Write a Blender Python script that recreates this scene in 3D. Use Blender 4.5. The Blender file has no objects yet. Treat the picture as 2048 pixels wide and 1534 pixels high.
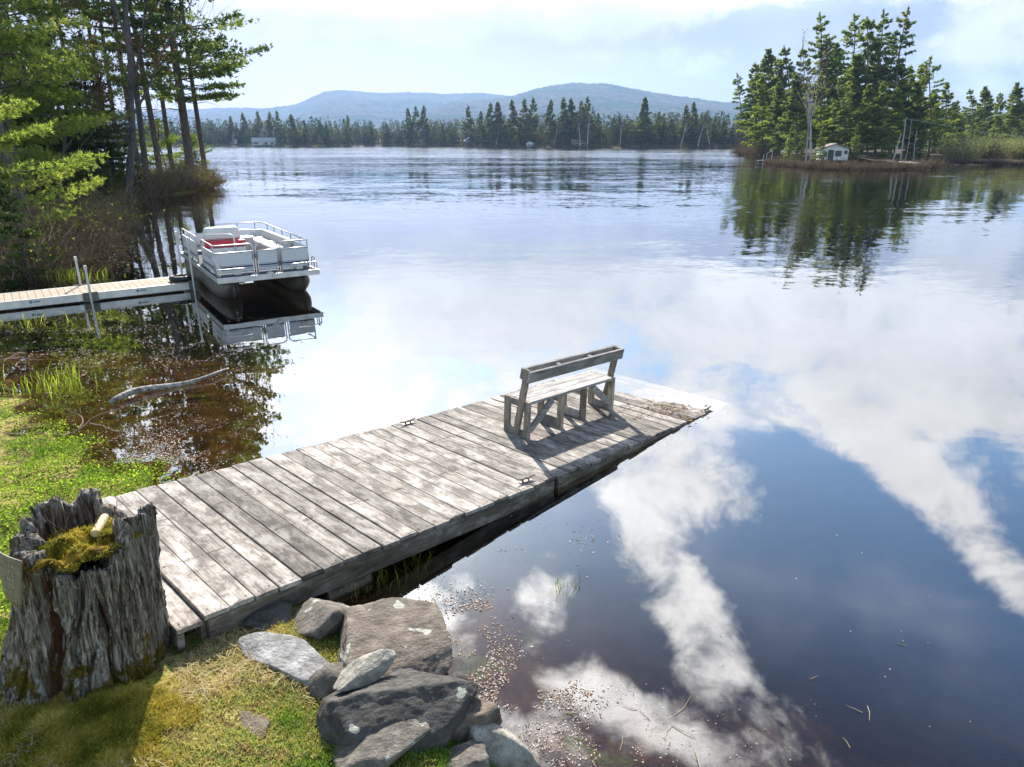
import bpy, math, random
import numpy as np
from mathutils import Vector, Matrix, noise as mnoise

SC = bpy.context.scene
COL = SC.collection
rad = math.radians

# ------------------------------------------------------------------ camera model
FPX, YH, CH = 1400.0, 283.0, 3.6
PIT = math.atan((767 - YH) / FPX)
CP, SP = math.cos(PIT), math.sin(PIT)

def ray(x, y):
    return np.array([x - 1024, FPX * CP + (767 - y) * SP, -FPX * SP + (767 - y) * CP])

def at(x, y, z=0.0):            # ground point that a direction meets at height z
    d = ray(x, y)
    return np.array([0, 0, CH]) + d * ((z - CH) / d[2])

def atY(x, y, Y):               # point of a direction at world depth Y
    d = ray(x, y)
    return np.array([0, 0, CH]) + d * (Y / d[1])

cam = bpy.data.cameras.new('camera')
cam.sensor_width = 36
cam.lens = FPX / 2048 * 36
cam.clip_end = 30000
camo = bpy.data.objects.new('camera', cam)
COL.objects.link(camo)
camo.location = (0, 0, CH)
camo.rotation_euler = (rad(90) - PIT, 0, 0)
SC.camera = camo

# ------------------------------------------------------------------ node helpers
def nd(nt, t, ins=None, **props):
    n = nt.nodes.new(t)
    for k, v in props.items():
        setattr(n, k, v)
    for k, v in (ins or {}).items():
        s = n.inputs[k]
        if isinstance(v, bpy.types.NodeSocket):
            nt.links.new(v, s)
        else:
            s.default_value = v
    return n

def c4(c):
    return (c[0], c[1], c[2], 1.0)

def ramp(nt, fac, stops, interp='LINEAR'):
    n = nt.nodes.new('ShaderNodeValToRGB')
    n.color_ramp.interpolation = interp
    el = n.color_ramp.elements
    while len(el) < len(stops):
        el.new(0.5)
    for e, (p, c) in zip(el, stops):
        e.position = p
        e.color = c4(c) if not isinstance(c, (int, float)) else (c, c, c, 1)
    nt.links.new(fac, n.inputs[0])
    return n.outputs[0]

def mixc(nt, fac, a, b, blend='MIX'):
    n = nt.nodes.new('ShaderNodeMix')
    n.data_type = 'RGBA'
    n.blend_type = blend
    for i, v in ((0, fac), (6, a), (7, b)):
        if isinstance(v, bpy.types.NodeSocket):
            nt.links.new(v, n.inputs[i])
        elif i == 0:
            n.inputs[0].default_value = v
        else:
            n.inputs[i].default_value = c4(v)
    return n.outputs[2]

def ma(nt, op, a, b=0.0, c=0.0, clamp=False):
    n = nt.nodes.new('ShaderNodeMath')
    n.operation = op
    n.use_clamp = clamp
    for i, v in ((0, a), (1, b), (2, c)):
        if isinstance(v, bpy.types.NodeSocket):
            nt.links.new(v, n.inputs[i])
        else:
            n.inputs[i].default_value = v
    return n.outputs[0]

def vm(nt, op, a, b=None, scale=None):
    n = nt.nodes.new('ShaderNodeVectorMath')
    n.operation = op
    for i, v in ((0, a), (1, b)):
        if v is None:
            continue
        if isinstance(v, bpy.types.NodeSocket):
            nt.links.new(v, n.inputs[i])
        else:
            n.inputs[i].default_value = v
    if scale is not None:
        if isinstance(scale, bpy.types.NodeSocket):
            nt.links.new(scale, n.inputs['Scale'])
        else:
            n.inputs['Scale'].default_value = scale
    return n.outputs['Value'] if op in ('DOT_PRODUCT', 'LENGTH', 'DISTANCE') else n.outputs[0]

def maprange(nt, v, a, b, c=0.0, d=1.0, smooth=True):
    n = nt.nodes.new('ShaderNodeMapRange')
    n.interpolation_type = 'SMOOTHSTEP' if smooth else 'LINEAR'
    nt.links.new(v, n.inputs[0])
    for i, x in ((1, a), (2, b), (3, c), (4, d)):
        n.inputs[i].default_value = x
    return n.outputs[0]

def noi(nt, vec, scale, detail=4, rough=0.5, dist=0.0, out=0):
    n = nd(nt, 'ShaderNodeTexNoise', {'Scale': scale, 'Detail': detail, 'Roughness': rough, 'Distortion': dist})
    if vec is not None:
        nt.links.new(vec, n.inputs['Vector'])
    return n.outputs[out]

def coord(nt, kind='Object', scale=(1, 1, 1), rot=(0, 0, 0)):
    t = nt.nodes.new('ShaderNodeTexCoord')
    m = nd(nt, 'ShaderNodeMapping', {'Scale': scale, 'Rotation': rot})
    nt.links.new(t.outputs[kind], m.inputs[0])
    return m.outputs[0]

def attr(nt, name):
    return nd(nt, 'ShaderNodeAttribute', attribute_name=name).outputs['Fac']

def mat(name):
    m = bpy.data.materials.new(name)
    m.use_nodes = True
    nt = m.node_tree
    nt.nodes.clear()
    nd(nt, 'ShaderNodeOutputMaterial')
    return m, nt

def finish(nt, shader, vol=False):
    o = [n for n in nt.nodes if n.type == 'OUTPUT_MATERIAL'][0]
    nt.links.new(shader, o.inputs[1 if vol else 0])

def pbr(nt, color, rough=0.8, metal=0.0, bump=None, bd=0.01, bs=1.0, spec=0.5):
    n = nd(nt, 'ShaderNodeBsdfPrincipled', {'Roughness': rough, 'Metallic': metal, 'Specular IOR Level': spec})
    if isinstance(color, bpy.types.NodeSocket):
        nt.links.new(color, n.inputs['Base Color'])
    else:
        n.inputs['Base Color'].default_value = c4(color)
    if bump is not None:
        b = nd(nt, 'ShaderNodeBump', {'Height': bump, 'Distance': bd, 'Strength': bs})
        nt.links.new(b.outputs[0], n.inputs['Normal'])
    finish(nt, n.outputs[0])
    return n

# ------------------------------------------------------------------ object helpers
def tag(o, label=None, cat=None, group=None, kind=None):
    if label: o['label'] = label
    if cat: o['category'] = cat
    if group: o['group'] = group
    if kind: o['kind'] = kind
    return o

def empty(name, loc=(0, 0, 0), rz=0.0, label=None, cat=None, group=None, mtx=None):
    o = bpy.data.objects.new(name, None)
    COL.objects.link(o)
    o.empty_display_size = 0.2
    if mtx is not None:
        o.matrix_world = mtx
    else:
        o.location = loc
        o.rotation_euler = (0, 0, rz)
    return tag(o, label, cat, group)

def npmesh(name, V, F, tint=None, smooth=False):
    """V (n,3), F (m,3) or (m,4) arrays"""
    V = np.asarray(V, np.float32); F = np.asarray(F, np.int32)
    me = bpy.data.meshes.new(name)
    me.vertices.add(len(V)); me.vertices.foreach_set('co', V.ravel())
    k = F.shape[1]
    me.loops.add(F.size); me.loops.foreach_set('vertex_index', F.ravel())
    me.polygons.add(len(F))
    me.polygons.foreach_set('loop_start', np.arange(0, F.size, k, dtype=np.int32))
    if smooth:
        me.polygons.foreach_set('use_smooth', np.ones(len(F), bool))
    if tint is not None:
        a = me.attributes.new('tint', 'FLOAT', 'POINT')
        a.data.foreach_set('value', np.asarray(tint, np.float32))
    me.update(calc_edges=True)
    return me

def obj(name, me, m=None, parent=None):
    o = bpy.data.objects.new(name, me)
    COL.objects.link(o)
    if m is not None and not me.materials:
        me.materials.append(m)
    if parent is not None:
        o.parent = parent
    return o

class MB:
    """collects boxes / tubes / polygons into one mesh"""
    def __init__(s):
        s.v, s.f, s.t = [], [], []
    def add(s, vs, fs, t=0.5):
        b = len(s.v)
        s.v += [tuple(p) for p in vs]
        s.f += [tuple(i + b for i in f) for f in fs]
        s.t += [t] * len(vs)
        return s
    def box(s, c, d, mtx=None, t=0.5, taper=1.0):
        hx, hy, hz = d[0] / 2, d[1] / 2, d[2] / 2
        vs = []
        for z, k in ((-hz, 1.0), (hz, taper)):
            vs += [Vector((-hx * k, -hy * k, z)), Vector((hx * k, -hy * k, z)), Vector((hx * k, hy * k, z)), Vector((-hx * k, hy * k, z))]
        if mtx is not None:
            vs = [mtx @ p for p in vs]
        vs = [p + Vector(c) for p in vs]
        return s.add(vs, [(3, 2, 1, 0), (4, 5, 6, 7), (0, 1, 5, 4), (1, 2, 6, 5), (2, 3, 7, 6), (3, 0, 4, 7)], t)
    def beam(s, a, b, w, hgt, up=(0, 0, 1), t=0.5):
        """box from a to b, width w, height hgt (along up)"""
        a, b, up = Vector(a), Vector(b), Vector(up)
        x = (b - a).normalized()
        y = up.cross(x).normalized()
        z = x.cross(y)
        m = Matrix((x, y, z)).transposed()
        return s.box((a + b) / 2, ((b - a).length, w, hgt), m, t)
    def tube(s, pts, r, n=8, caps=True, t=0.5):
        P = [Vector(p) for p in pts]
        R = r if isinstance(r, (list, tuple, np.ndarray)) else [r] * len(P)
        vs, fs = [], []
        ref = None
        for i, p in enumerate(P):
            d = (P[min(i + 1, len(P) - 1)] - P[max(i - 1, 0)])
            d = d.normalized() if d.length > 1e-9 else Vector((0, 0, 1))
            if ref is None:
                ref = Vector((1, 0, 0)) if abs(d.x) < 0.9 else Vector((0, 1, 0))
            x = (ref - d * ref.dot(d)).normalized(); ref = x
            y = d.cross(x)
            for k in range(n):
                a = 2 * math.pi * k / n
                vs.append(p + (x * math.cos(a) + y * math.sin(a)) * R[i])
        for i in range(len(P) - 1):
            for k in range(n):
                k2 = (k + 1) % n
                fs.append((i * n + k, i * n + k2, (i + 1) * n + k2, (i + 1) * n + k))
        if caps:
            fs.append(tuple(range(n - 1, -1, -1)))
            fs.append(tuple((len(P) - 1) * n + k for k in range(n)))
        return s.add(vs, fs, t)
    def build(s, name, m, parent=None, bevel=0.0, smooth=False, seg=2):
        me = bpy.data.meshes.new(name)
        me.from_pydata(s.v, [], s.f)
        a = me.attributes.new('tint', 'FLOAT', 'POINT')
        a.data.foreach_set('value', np.asarray(s.t, np.float32))
        me.update()
        if smooth:
            for p in me.polygons: p.use_smooth = True
        o = obj(name, me, m, parent)
        if bevel:
            b = o.modifiers.new('bevel', 'BEVEL'); b.width = bevel; b.segments = seg; b.limit_method = 'ANGLE'
        return o

def rounded(pts, r, n=5):
    """polyline with rounded corners"""
    P = [Vector(p) for p in pts]
    out = [P[0]]
    for i in range(1, len(P) - 1):
        a = (P[i - 1] - P[i]); b = (P[i + 1] - P[i])
        rr = min(r, a.length * .49, b.length * .49)
        a = P[i] + a.normalized() * rr; b = P[i] + b.normalized() * rr
        for k in range(n + 1):
            q = k / n
            out.append(a * (1 - q) ** 2 + P[i] * 2 * q * (1 - q) + b * q * q)
    out.append(P[-1])
    return out

# ------------------------------------------------------------------ world, sun
SUN_AZ, SUN_EL = rad(-13), rad(33.5)
SC.view_settings.view_transform = 'Standard'
SC.view_settings.look = 'None'
SC.view_settings.gamma = 1.0
SC.view_settings.exposure = 1.08
world = bpy.data.worlds.new('World')
SC.world = world
world.use_nodes = True
wt = world.node_tree
wt.nodes.clear()
SKY_STR = 0.09
def build_world():
    nt = wt
    tc = nt.nodes.new('ShaderNodeTexCoord')
    D = tc.outputs['Generated']
    sep = nd(nt, 'ShaderNodeSeparateXYZ', {0: D})
    X, Y, Z = sep.outputs
    az = ma(nt, 'MULTIPLY', ma(nt, 'ARCTAN2', X, Y), 57.29578)
    el = ma(nt, 'MULTIPLY', ma(nt, 'ARCSINE', Z), 57.29578)
    A = nd(nt, 'ShaderNodeCombineXYZ', {0: az, 1: el}).outputs[0]
    sky = nd(nt, 'ShaderNodeTexSky', sky_type='NISHITA', sun_disc=False, sun_elevation=SUN_EL, sun_rotation=SUN_AZ,
             air_density=1.0, dust_density=1.2, ozone_density=2.0, altitude=300).outputs[0]
    # fluffy fields
    n1 = noi(nt, vm(nt, 'MULTIPLY', D, (1, 1, 1.5)), 10.0, 10, 0.66, 0.4)
    n2 = noi(nt, vm(nt, 'MULTIPLY', D, (1, 1, 1.5)), 2.2, 4, 0.5)
    n3 = noi(nt, vm(nt, 'MULTIPLY', D, (1, 1, 1.3)), 26, 7, 0.62, .2)
    def lobe(px, py, rx, ry, rot=0.0):
        d = ray(px, py); d = d / np.linalg.norm(d)
        a = math.degrees(math.atan2(d[0], d[1])); e = math.degrees(math.asin(abs(d[2])))
        k = 0.0385
        sgn = -1 if py > YH else 1      # a reflected cloud stands upside down in the water
        # in the reflected part downwards in the picture is upwards on the sky
        ang = -rot if py < YH else rot
        m = nd(nt, 'ShaderNodeMapping', {0: A, 'Location': (a, e, 0), 'Rotation': (0, 0, rad(ang)), 'Scale': (rx * k / max(.5, math.cos(rad(e))), ry * k, 1)}, vector_type='TEXTURE')
        return maprange(nt, vm(nt, 'LENGTH', m.outputs[0]), 1.45, 0.35)
    F = maprange(nt, el, 7.0, 10, 0.0, 0.75)
    F = ma(nt, 'MULTIPLY', F, maprange(nt, el, 26, 19))
    # only towards the lake; the rest of the sky is mostly open
    F = ma(nt, 'MULTIPLY', F, maprange(nt, ma(nt, 'ABSOLUTE', az), 70, 45))
    for px, py, rx, ry, rot, amp in CLOUDS:
        F = ma(nt, 'ADD', F, ma(nt, 'MULTIPLY', lobe(px, py, rx, ry, rot), amp))
    F = ma(nt, 'ADD', F, ma(nt, 'MULTIPLY', ma(nt, 'SUBTRACT', n1, 0.5), 2.6))
    F = ma(nt, 'ADD', F, ma(nt, 'MULTIPLY', ma(nt, 'SUBTRACT', n3, 0.5), 0.8))
    alpha = maprange(nt, F, 0.04, 0.95)
    alpha = ma(nt, 'MAXIMUM', alpha, ma(nt, 'MULTIPLY', ma(nt, 'MULTIPLY', maprange(nt, n2, .42, .66), .30), maprange(nt, el, 42, 30)))
    shade = ma(nt, 'MAXIMUM', ma(nt, 'ADD', 0.05, ma(nt, 'MULTIPLY', ma(nt, 'ADD', n2, ma(nt, 'MULTIPLY', n1, .5)), 1.28)), .35)
    # clouds near the sun are lit through and much brighter than those low over the hills
    br = nd(nt, 'ShaderNodeFloatCurve', {1: maprange(nt, el, 0, 60, 0, 1, False)})
    cv = br.mapping.curves[0]
    pts = CLOUD_BRIGHT
    while len(cv.points) < len(pts): cv.points.new(0.5, 0.5)
    for p, (x, y) in zip(cv.points, pts):
        p.location = (x / 60, y / 10); p.handle_type = 'VECTOR'
    br.mapping.update()
    lum = ma(nt, 'MULTIPLY', ma(nt, 'MULTIPLY', br.outputs[0], 10.0 / SKY_STR), shade)
    back = maprange(nt, ma(nt, 'ABSOLUTE', az), 95, 50, 0.25, 1.0)
    lum = ma(nt, 'MULTIPLY', lum, back)
    sdir = (math.sin(SUN_AZ) * math.cos(SUN_EL), math.cos(SUN_AZ) * math.cos(SUN_EL), math.sin(SUN_EL))
    halo = ma(nt, 'POWER', ma(nt, 'MAXIMUM', vm(nt, 'DOT_PRODUCT', D, sdir), 0.0), 40.0)
    lum = ma(nt, 'MULTIPLY', lum, ma(nt, 'ADD', 1.0, ma(nt, 'MULTIPLY', halo, 1.0)))
    cc = vm(nt, 'SCALE', (1.01, 1.0, .985), scale=lum)
    back_ = maprange(nt, ma(nt, 'ABSOLUTE', az), 55, 100)
    skyc = vm(nt, 'MULTIPLY', sky, mixc(nt, back_, SKY_TINT, (1.08, .98, .84)))
    front = maprange(nt, ma(nt, 'ABSOLUTE', az), 75, 45)
    hi = vm(nt, 'MULTIPLY', skyc, (SKY_LOWHIGH[1] * .74, SKY_LOWHIGH[1] * 1.1, SKY_LOWHIGH[1] * 1.06))
    lowf = ma(nt, 'MULTIPLY', maprange(nt, el, 7, 18), maprange(nt, el, 43, 30, .22, 1.0))
    skyc = vm(nt, 'SCALE', skyc, scale=maprange(nt, ma(nt, 'ABSOLUTE', az), 55, 100, SKY_LOWHIGH[0], 1.5))
    skyc = mixc(nt, ma(nt, 'MULTIPLY', lowf, front), skyc, hi)
    col = mixc(nt, ma(nt, 'MULTIPLY', alpha, 0.93), skyc, cc)
    bg = nd(nt, 'ShaderNodeBackground', {'Color': col, 'Strength': SKY_STR})
    o = nd(nt, 'ShaderNodeOutputWorld')
    nt.links.new(bg.outputs[0], o.inputs[0])
# (direction given as the photo pixel that shows it: above 283 the sky itself, below it its mirror image)
CLOUDS = [
    (1110, 38, 290, 44, 0, .75), (870, 70, 110, 28, 10, .6), (1250, 95, 140, 36, 5, .6), (2020, 70, 110, 80, 0, .9), (690, 66, 42, 14, 0, .8),
    (585, 75, 35, 45, 0, .35), (1410, 130, 60, 22, -20, .35), (1960, 195, 70, 30, 0, .4), (1480, 30, 50, 30, 0, -.3), (700, 20, 40, 12, 0, .35),
    # mirrored part
    (1350, 950, 190, 100, 15, .75), (1380, 1225, 240, 80, 46, .8), (1280, 1425, 180, 55, 12, .7), (1090, 1190, 75, 60, 0, .55),
    (1870, 1000, 300, 50, 33, .75), (1990, 1170, 90, 35, 40, .35), (1900, 800, 260, 60, 8, .45), (860, 1240, 100, 60, 30, .6), (1000, 1500, 180, 70, 0, .5),
    (1160, 1060, 75, 60, 20, -.7), (1240, 1270, 110, 60, 30, -.6), (1620, 940, 150, 45, 22, -.75), (1800, 1250, 330, 190, 20, -.8), (1450, 1420, 60, 60, 0, -.2),
    (660, 790, 150, 60, -10, -.55), (640, 640, 90, 70, 0, -.3), (1150, 468, 220, 22, 0, -.5), (2010, 930, 100, 60, 0, -.3), (1000, 600, 300, 90, 0, .35), (1700, 640, 300, 80, 0, .3),
    (820, 930, 160, 60, -20, .3),
]
CLOUD_BRIGHT = [(0, .37), (8, .44), (10.5, .74), (16, 1.0), (28, 2.2), (40, 3.6), (60, 3.6)]
SKY_TINT = (1.0, 0.835, .985)
SKY_LOWHIGH = (0.33, 1.75)
build_world()

sd = bpy.data.lights.new('sun', 'SUN')
sd.energy = 5.0
sd.angle = rad(0.53)
sd.color = (1.0, 0.93, 0.83)
so = bpy.data.objects.new('sun', sd)
COL.objects.link(so)
sv = Vector((math.sin(SUN_AZ) * math.cos(SUN_EL), math.cos(SUN_AZ) * math.cos(SUN_EL), math.sin(SUN_EL)))
so.rotation_euler = sv.to_track_quat('Z', 'Y').to_euler()
so.location = (0, 0, 60)

cy = SC.cycles
cy.max_bounces = 7; cy.diffuse_bounces = 2; cy.glossy_bounces = 3; cy.transmission_bounces = 4
cy.transparent_max_bounces = 10; cy.volume_bounces = 0
cy.sample_clamp_indirect = 6.0
cy.caustics_reflective = False; cy.caustics_refractive = False
cy.use_denoising = True
# ------------------------------------------------------------------ shorelines and terrain
def wl(pts):
    return [tuple(at(x, y, 0)[:2]) for x, y in pts]
LAND = [(9, -25), (5.0, -4), (2.2, 1.6)] + wl([(960, 1540), (925, 1490), (880, 1420), (835, 1330), (760, 1262), (690, 1240)]) + \
    [(-1.75, 5.2), (-2.6, 6.3)] + wl([(330, 955), (290, 905), (190, 860), (60, 805), (0, 775)]) + \
    [(-9.6, 10.6), (-12.5, 11.4), (-16, 12.5), (-18.5, 14.5), (-18.5, 17.5), (-15.6, 18.7)] + \
    wl([(60, 548), (150, 482), (200, 440), (250, 409), (330, 393), (400, 382), (434, 374), (428, 366)]) + \
    [(-27, 69), (-34, 76), (-80, 85), (-240, 90), (-240, -25)]
LAND = np.array(LAND)

def sdf(P, poly):
    """signed distance, positive inside"""
    P = np.asarray(P, float)
    A = poly; B = np.roll(poly, -1, 0)
    best = np.full(len(P), 1e18); inside = np.zeros(len(P), bool)
    for a, b in zip(A, B):
        e = b - a; w = P - a
        t = np.clip((w @ e) / max(e @ e, 1e-12), 0, 1)
        d = w - t[:, None] * e
        best = np.minimum(best, (d * d).sum(1))
        c = ((a[1] <= P[:, 1]) != (b[1] <= P[:, 1]))
        with np.errstate(divide='ignore', invalid='ignore'):
            xi = a[0] + (P[:, 1] - a[1]) / (b[1] - a[1]) * (b[0] - a[0])
        inside ^= c & (P[:, 0] < xi)
    return np.where(inside, 1, -1) * np.sqrt(best)

def vnoise(P, s, seed=0):
    """cheap smooth value noise, P (n,2)"""
    r = np.random.RandomState(1234 + seed).rand(64, 64)
    q = np.asarray(P, float) / s + 1000
    i = np.floor(q).astype(int); f = q - i; f = f * f * (3 - 2 * f)
    a = r[i[:, 0] % 64, i[:, 1] % 64]; b = r[(i[:, 0] + 1) % 64, i[:, 1] % 64]
    c = r[i[:, 0] % 64, (i[:, 1] + 1) % 64]; d = r[(i[:, 0] + 1) % 64, (i[:, 1] + 1) % 64]
    return (a * (1 - f[:, 0]) + b * f[:, 0]) * (1 - f[:, 1]) + (c * (1 - f[:, 0]) + d * f[:, 0]) * f[:, 1]

def sm(x, a, b):
    t = np.clip((x - a) / (b - a), 0, 1)
    return t * t * (3 - 2 * t)

def marsh0(P):
    return sm(-P[:, 0], 2.3, 3.4) * sm(P[:, 1], 4.4, 6.5) * (1 - sm(P[:, 1], 13, 18))
def landz(P):
    P = np.asarray(P, float).reshape(-1, 2)
    s = sdf(P, LAND) + (vnoise(P, .45, 1) - .5) * .16 + (vnoise(P, 1.7, 2) - .5) * .3
    n = (vnoise(P, .5, 3) - .5) * .05 + (vnoise(P, .17, 4) - .5) * .018
    far = sm(P[:, 1], 13, 18)
    s = s + marsh0(P) * ((vnoise(P, .8, 5) - .5) * .7 + (vnoise(P, .3, 6) - .5) * .5 - .28)
    marsh = sm(-P[:, 0], 2.3, 3.4) * sm(P[:, 1], 4.4, 5.6) * (1 - far)       # low wet corner left of the dock
    near = .20 * sm(s, -.05, .5) + .08 * sm(s, .5, 2.2) + .05 * np.clip(s - 2, 0, 6)
    low = .035 * sm(s, -.15, .5) + .14 * sm(s, .7, 3.0)
    bank = .45 * sm(s, -.2, 1.5) + .5 * sm(s, 1, 7) + .04 * np.clip(s - 5, 0, 60)
    up = near * (1 - marsh) + low * marsh
    up = up * (1 - far) + bank * far
    up = up + (.02 + .13 * vnoise(P, .17, 61) * vnoise(P, .4, 62)) * np.exp(-(((P[:, 0] + 2.5) / .62) ** 2 + ((P[:, 1] - 3.2) / .42) ** 2))
    bed = -.16 * sm(-s, 0, .7) - .085 * np.clip(-s - .3, 0, 40)
    left = sm(-P[:, 0], 1.0, 3.5) * (1 - sm(P[:, 1], 20, 30))
    bed = bed * (1 - .45 * left)
    return np.where(s > 0, up + n * (s > .1), bed + n * 1.2) , s

def grid(x0, x1, y0, y1, step):
    xs = np.arange(x0, x1 + step * .5, step); ys = np.arange(y0, y1 + step * .5, step)
    gx, gy = np.meshgrid(xs, ys)
    P = np.stack([gx.ravel(), gy.ravel()], 1)
    nx, ny = len(xs), len(ys)
    i = np.arange(nx * ny).reshape(ny, nx)
    F = np.stack([i[:-1, :-1].ravel(), i[:-1, 1:].ravel(), i[1:, 1:].ravel(), i[1:, :-1].ravel()], 1)
    return P, F

def terrain(name, x0, x1, y0, y1, step, m, keep, zoff=0.0):
    P, F = grid(x0, x1, y0, y1, step)
    z, s = landz(P)
    k = keep(P, z, s)
    F = F[k[F].any(1)]
    used = np.zeros(len(P), bool); used[F.ravel()] = True
    idx = np.cumsum(used) - 1
    V = np.column_stack([P, z + zoff])[used]
    o = obj(name, npmesh(name, V, idx[F], s[used], True), m)
    return tag(o, kind='structure')

# ground material: short grass, straw, moss, wet mud near the water line
def ground_mat():
    m, nt = mat('ground')
    p = nd(nt, 'ShaderNodeNewGeometry').outputs['Position']
    s = attr(nt, 'tint')
    n1 = noi(nt, p, 1.3, 5, .6); n2 = noi(nt, p, 9, 6, .65); n3 = noi(nt, p, 45, 4, .6); n4 = noi(nt, p, .7, 3)
    straw = ramp(nt, n3, [(.3, (.20, .15, .05)), (.55, (.44, .35, .14)), (.75, (.6, .5, .24))])
    green = ramp(nt, n3, [(.3, (.05, .07, .015)), (.55, (.15, .20, .04)), (.75, (.26, .32, .08))])
    moss = ramp(nt, n2, [(.3, (.12, .11, .02)), (.55, (.30, .27, .05)), (.75, (.42, .38, .08))])
    sp = nd(nt, 'ShaderNodeSeparateXYZ', {0: p})
    c = mixc(nt, maprange(nt, ma(nt, 'ADD', n1, maprange(nt, sp.outputs[0], -2.0, -1.1, 0, .16)), .44, .58), straw, green)
    c = mixc(nt, maprange(nt, n2, .5, .62), c, ramp(nt, n3, [(.3, (.05, .035, .02)), (.7, (.2, .15, .07))]))
    # moss mound spreading out in front of the stump
    sp = nd(nt, 'ShaderNodeSeparateXYZ', {0: p})
    d = vm(nt, 'LENGTH', vm(nt, 'MULTIPLY', vm(nt, 'SUBTRACT', p, (-2.5, 3.2, 0)), (1, 1, 0)))
    d = ma(nt, 'ADD', d, ma(nt, 'MULTIPLY', ma(nt, 'SUBTRACT', n2, .5), .9))
    c = mixc(nt, maprange(nt, d, .7, .35), c, moss)
    mud = ramp(nt, n3, [(.3, (.012, .009, .006)), (.7, (.04, .03, .018))])
    c = mixc(nt, maprange(nt, ma(nt, 'ADD', s, ma(nt, 'MULTIPLY', n2, .2)), .28, .1), c, mud)
    # forest floor: needles and dead leaves
    litter = ramp(nt, n2, [(.3, (.05, .03, .015)), (.5, (.14, .085, .04)), (.7, (.22, .15, .07))])
    c = mixc(nt, maprange(nt, sp.outputs[1], 13, 17), c, litter)
    c = mixc(nt, ma(nt, 'MULTIPLY', maprange(nt, sp.outputs[1], 13, 17), maprange(nt, n1, .5, .62)), c, green)
    # lake floor
    bedn = noi(nt, p, 3.2, 6, .65)
    bed = ramp(nt, bedn, [(.3, (.02, .011, .005)), (.5, (.065, .036, .015)), (.68, (.13, .075, .033))])
    weed = ramp(nt, n3, [(.3, (.03, .045, .01)), (.7, (.14, .17, .03))])
    bed = mixc(nt, maprange(nt, noi(nt, p, 1.6, 4, .6), .58, .66), bed, weed)
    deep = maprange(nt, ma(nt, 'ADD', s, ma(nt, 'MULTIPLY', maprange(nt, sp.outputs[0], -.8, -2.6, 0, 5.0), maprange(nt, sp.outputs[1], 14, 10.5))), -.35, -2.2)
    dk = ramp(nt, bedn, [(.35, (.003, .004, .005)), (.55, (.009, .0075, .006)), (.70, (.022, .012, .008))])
    bed = mixc(nt, deep, bed, dk)  # bed painted darker offshore, standing in for light lost in deeper water
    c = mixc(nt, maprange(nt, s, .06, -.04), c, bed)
    pbr(nt, c, .9, bump=ma(nt, 'ADD', n3, n2), bd=.02, bs=.8, spec=0.0)
    return m
GROUND = ground_mat()
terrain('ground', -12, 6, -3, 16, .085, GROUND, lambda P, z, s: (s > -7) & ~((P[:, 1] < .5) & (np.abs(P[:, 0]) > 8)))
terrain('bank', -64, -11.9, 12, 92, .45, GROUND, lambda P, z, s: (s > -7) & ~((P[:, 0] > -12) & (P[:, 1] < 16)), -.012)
# lake floor to the horizon, coloured near black for light lost with depth
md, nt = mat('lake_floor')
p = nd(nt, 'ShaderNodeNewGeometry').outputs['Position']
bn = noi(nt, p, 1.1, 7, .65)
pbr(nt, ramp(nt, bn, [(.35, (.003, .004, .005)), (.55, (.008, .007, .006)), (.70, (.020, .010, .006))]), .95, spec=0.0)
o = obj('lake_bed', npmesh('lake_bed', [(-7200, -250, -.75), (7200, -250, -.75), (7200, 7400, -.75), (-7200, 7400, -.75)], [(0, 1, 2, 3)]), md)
tag(o, kind='structure')

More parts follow.
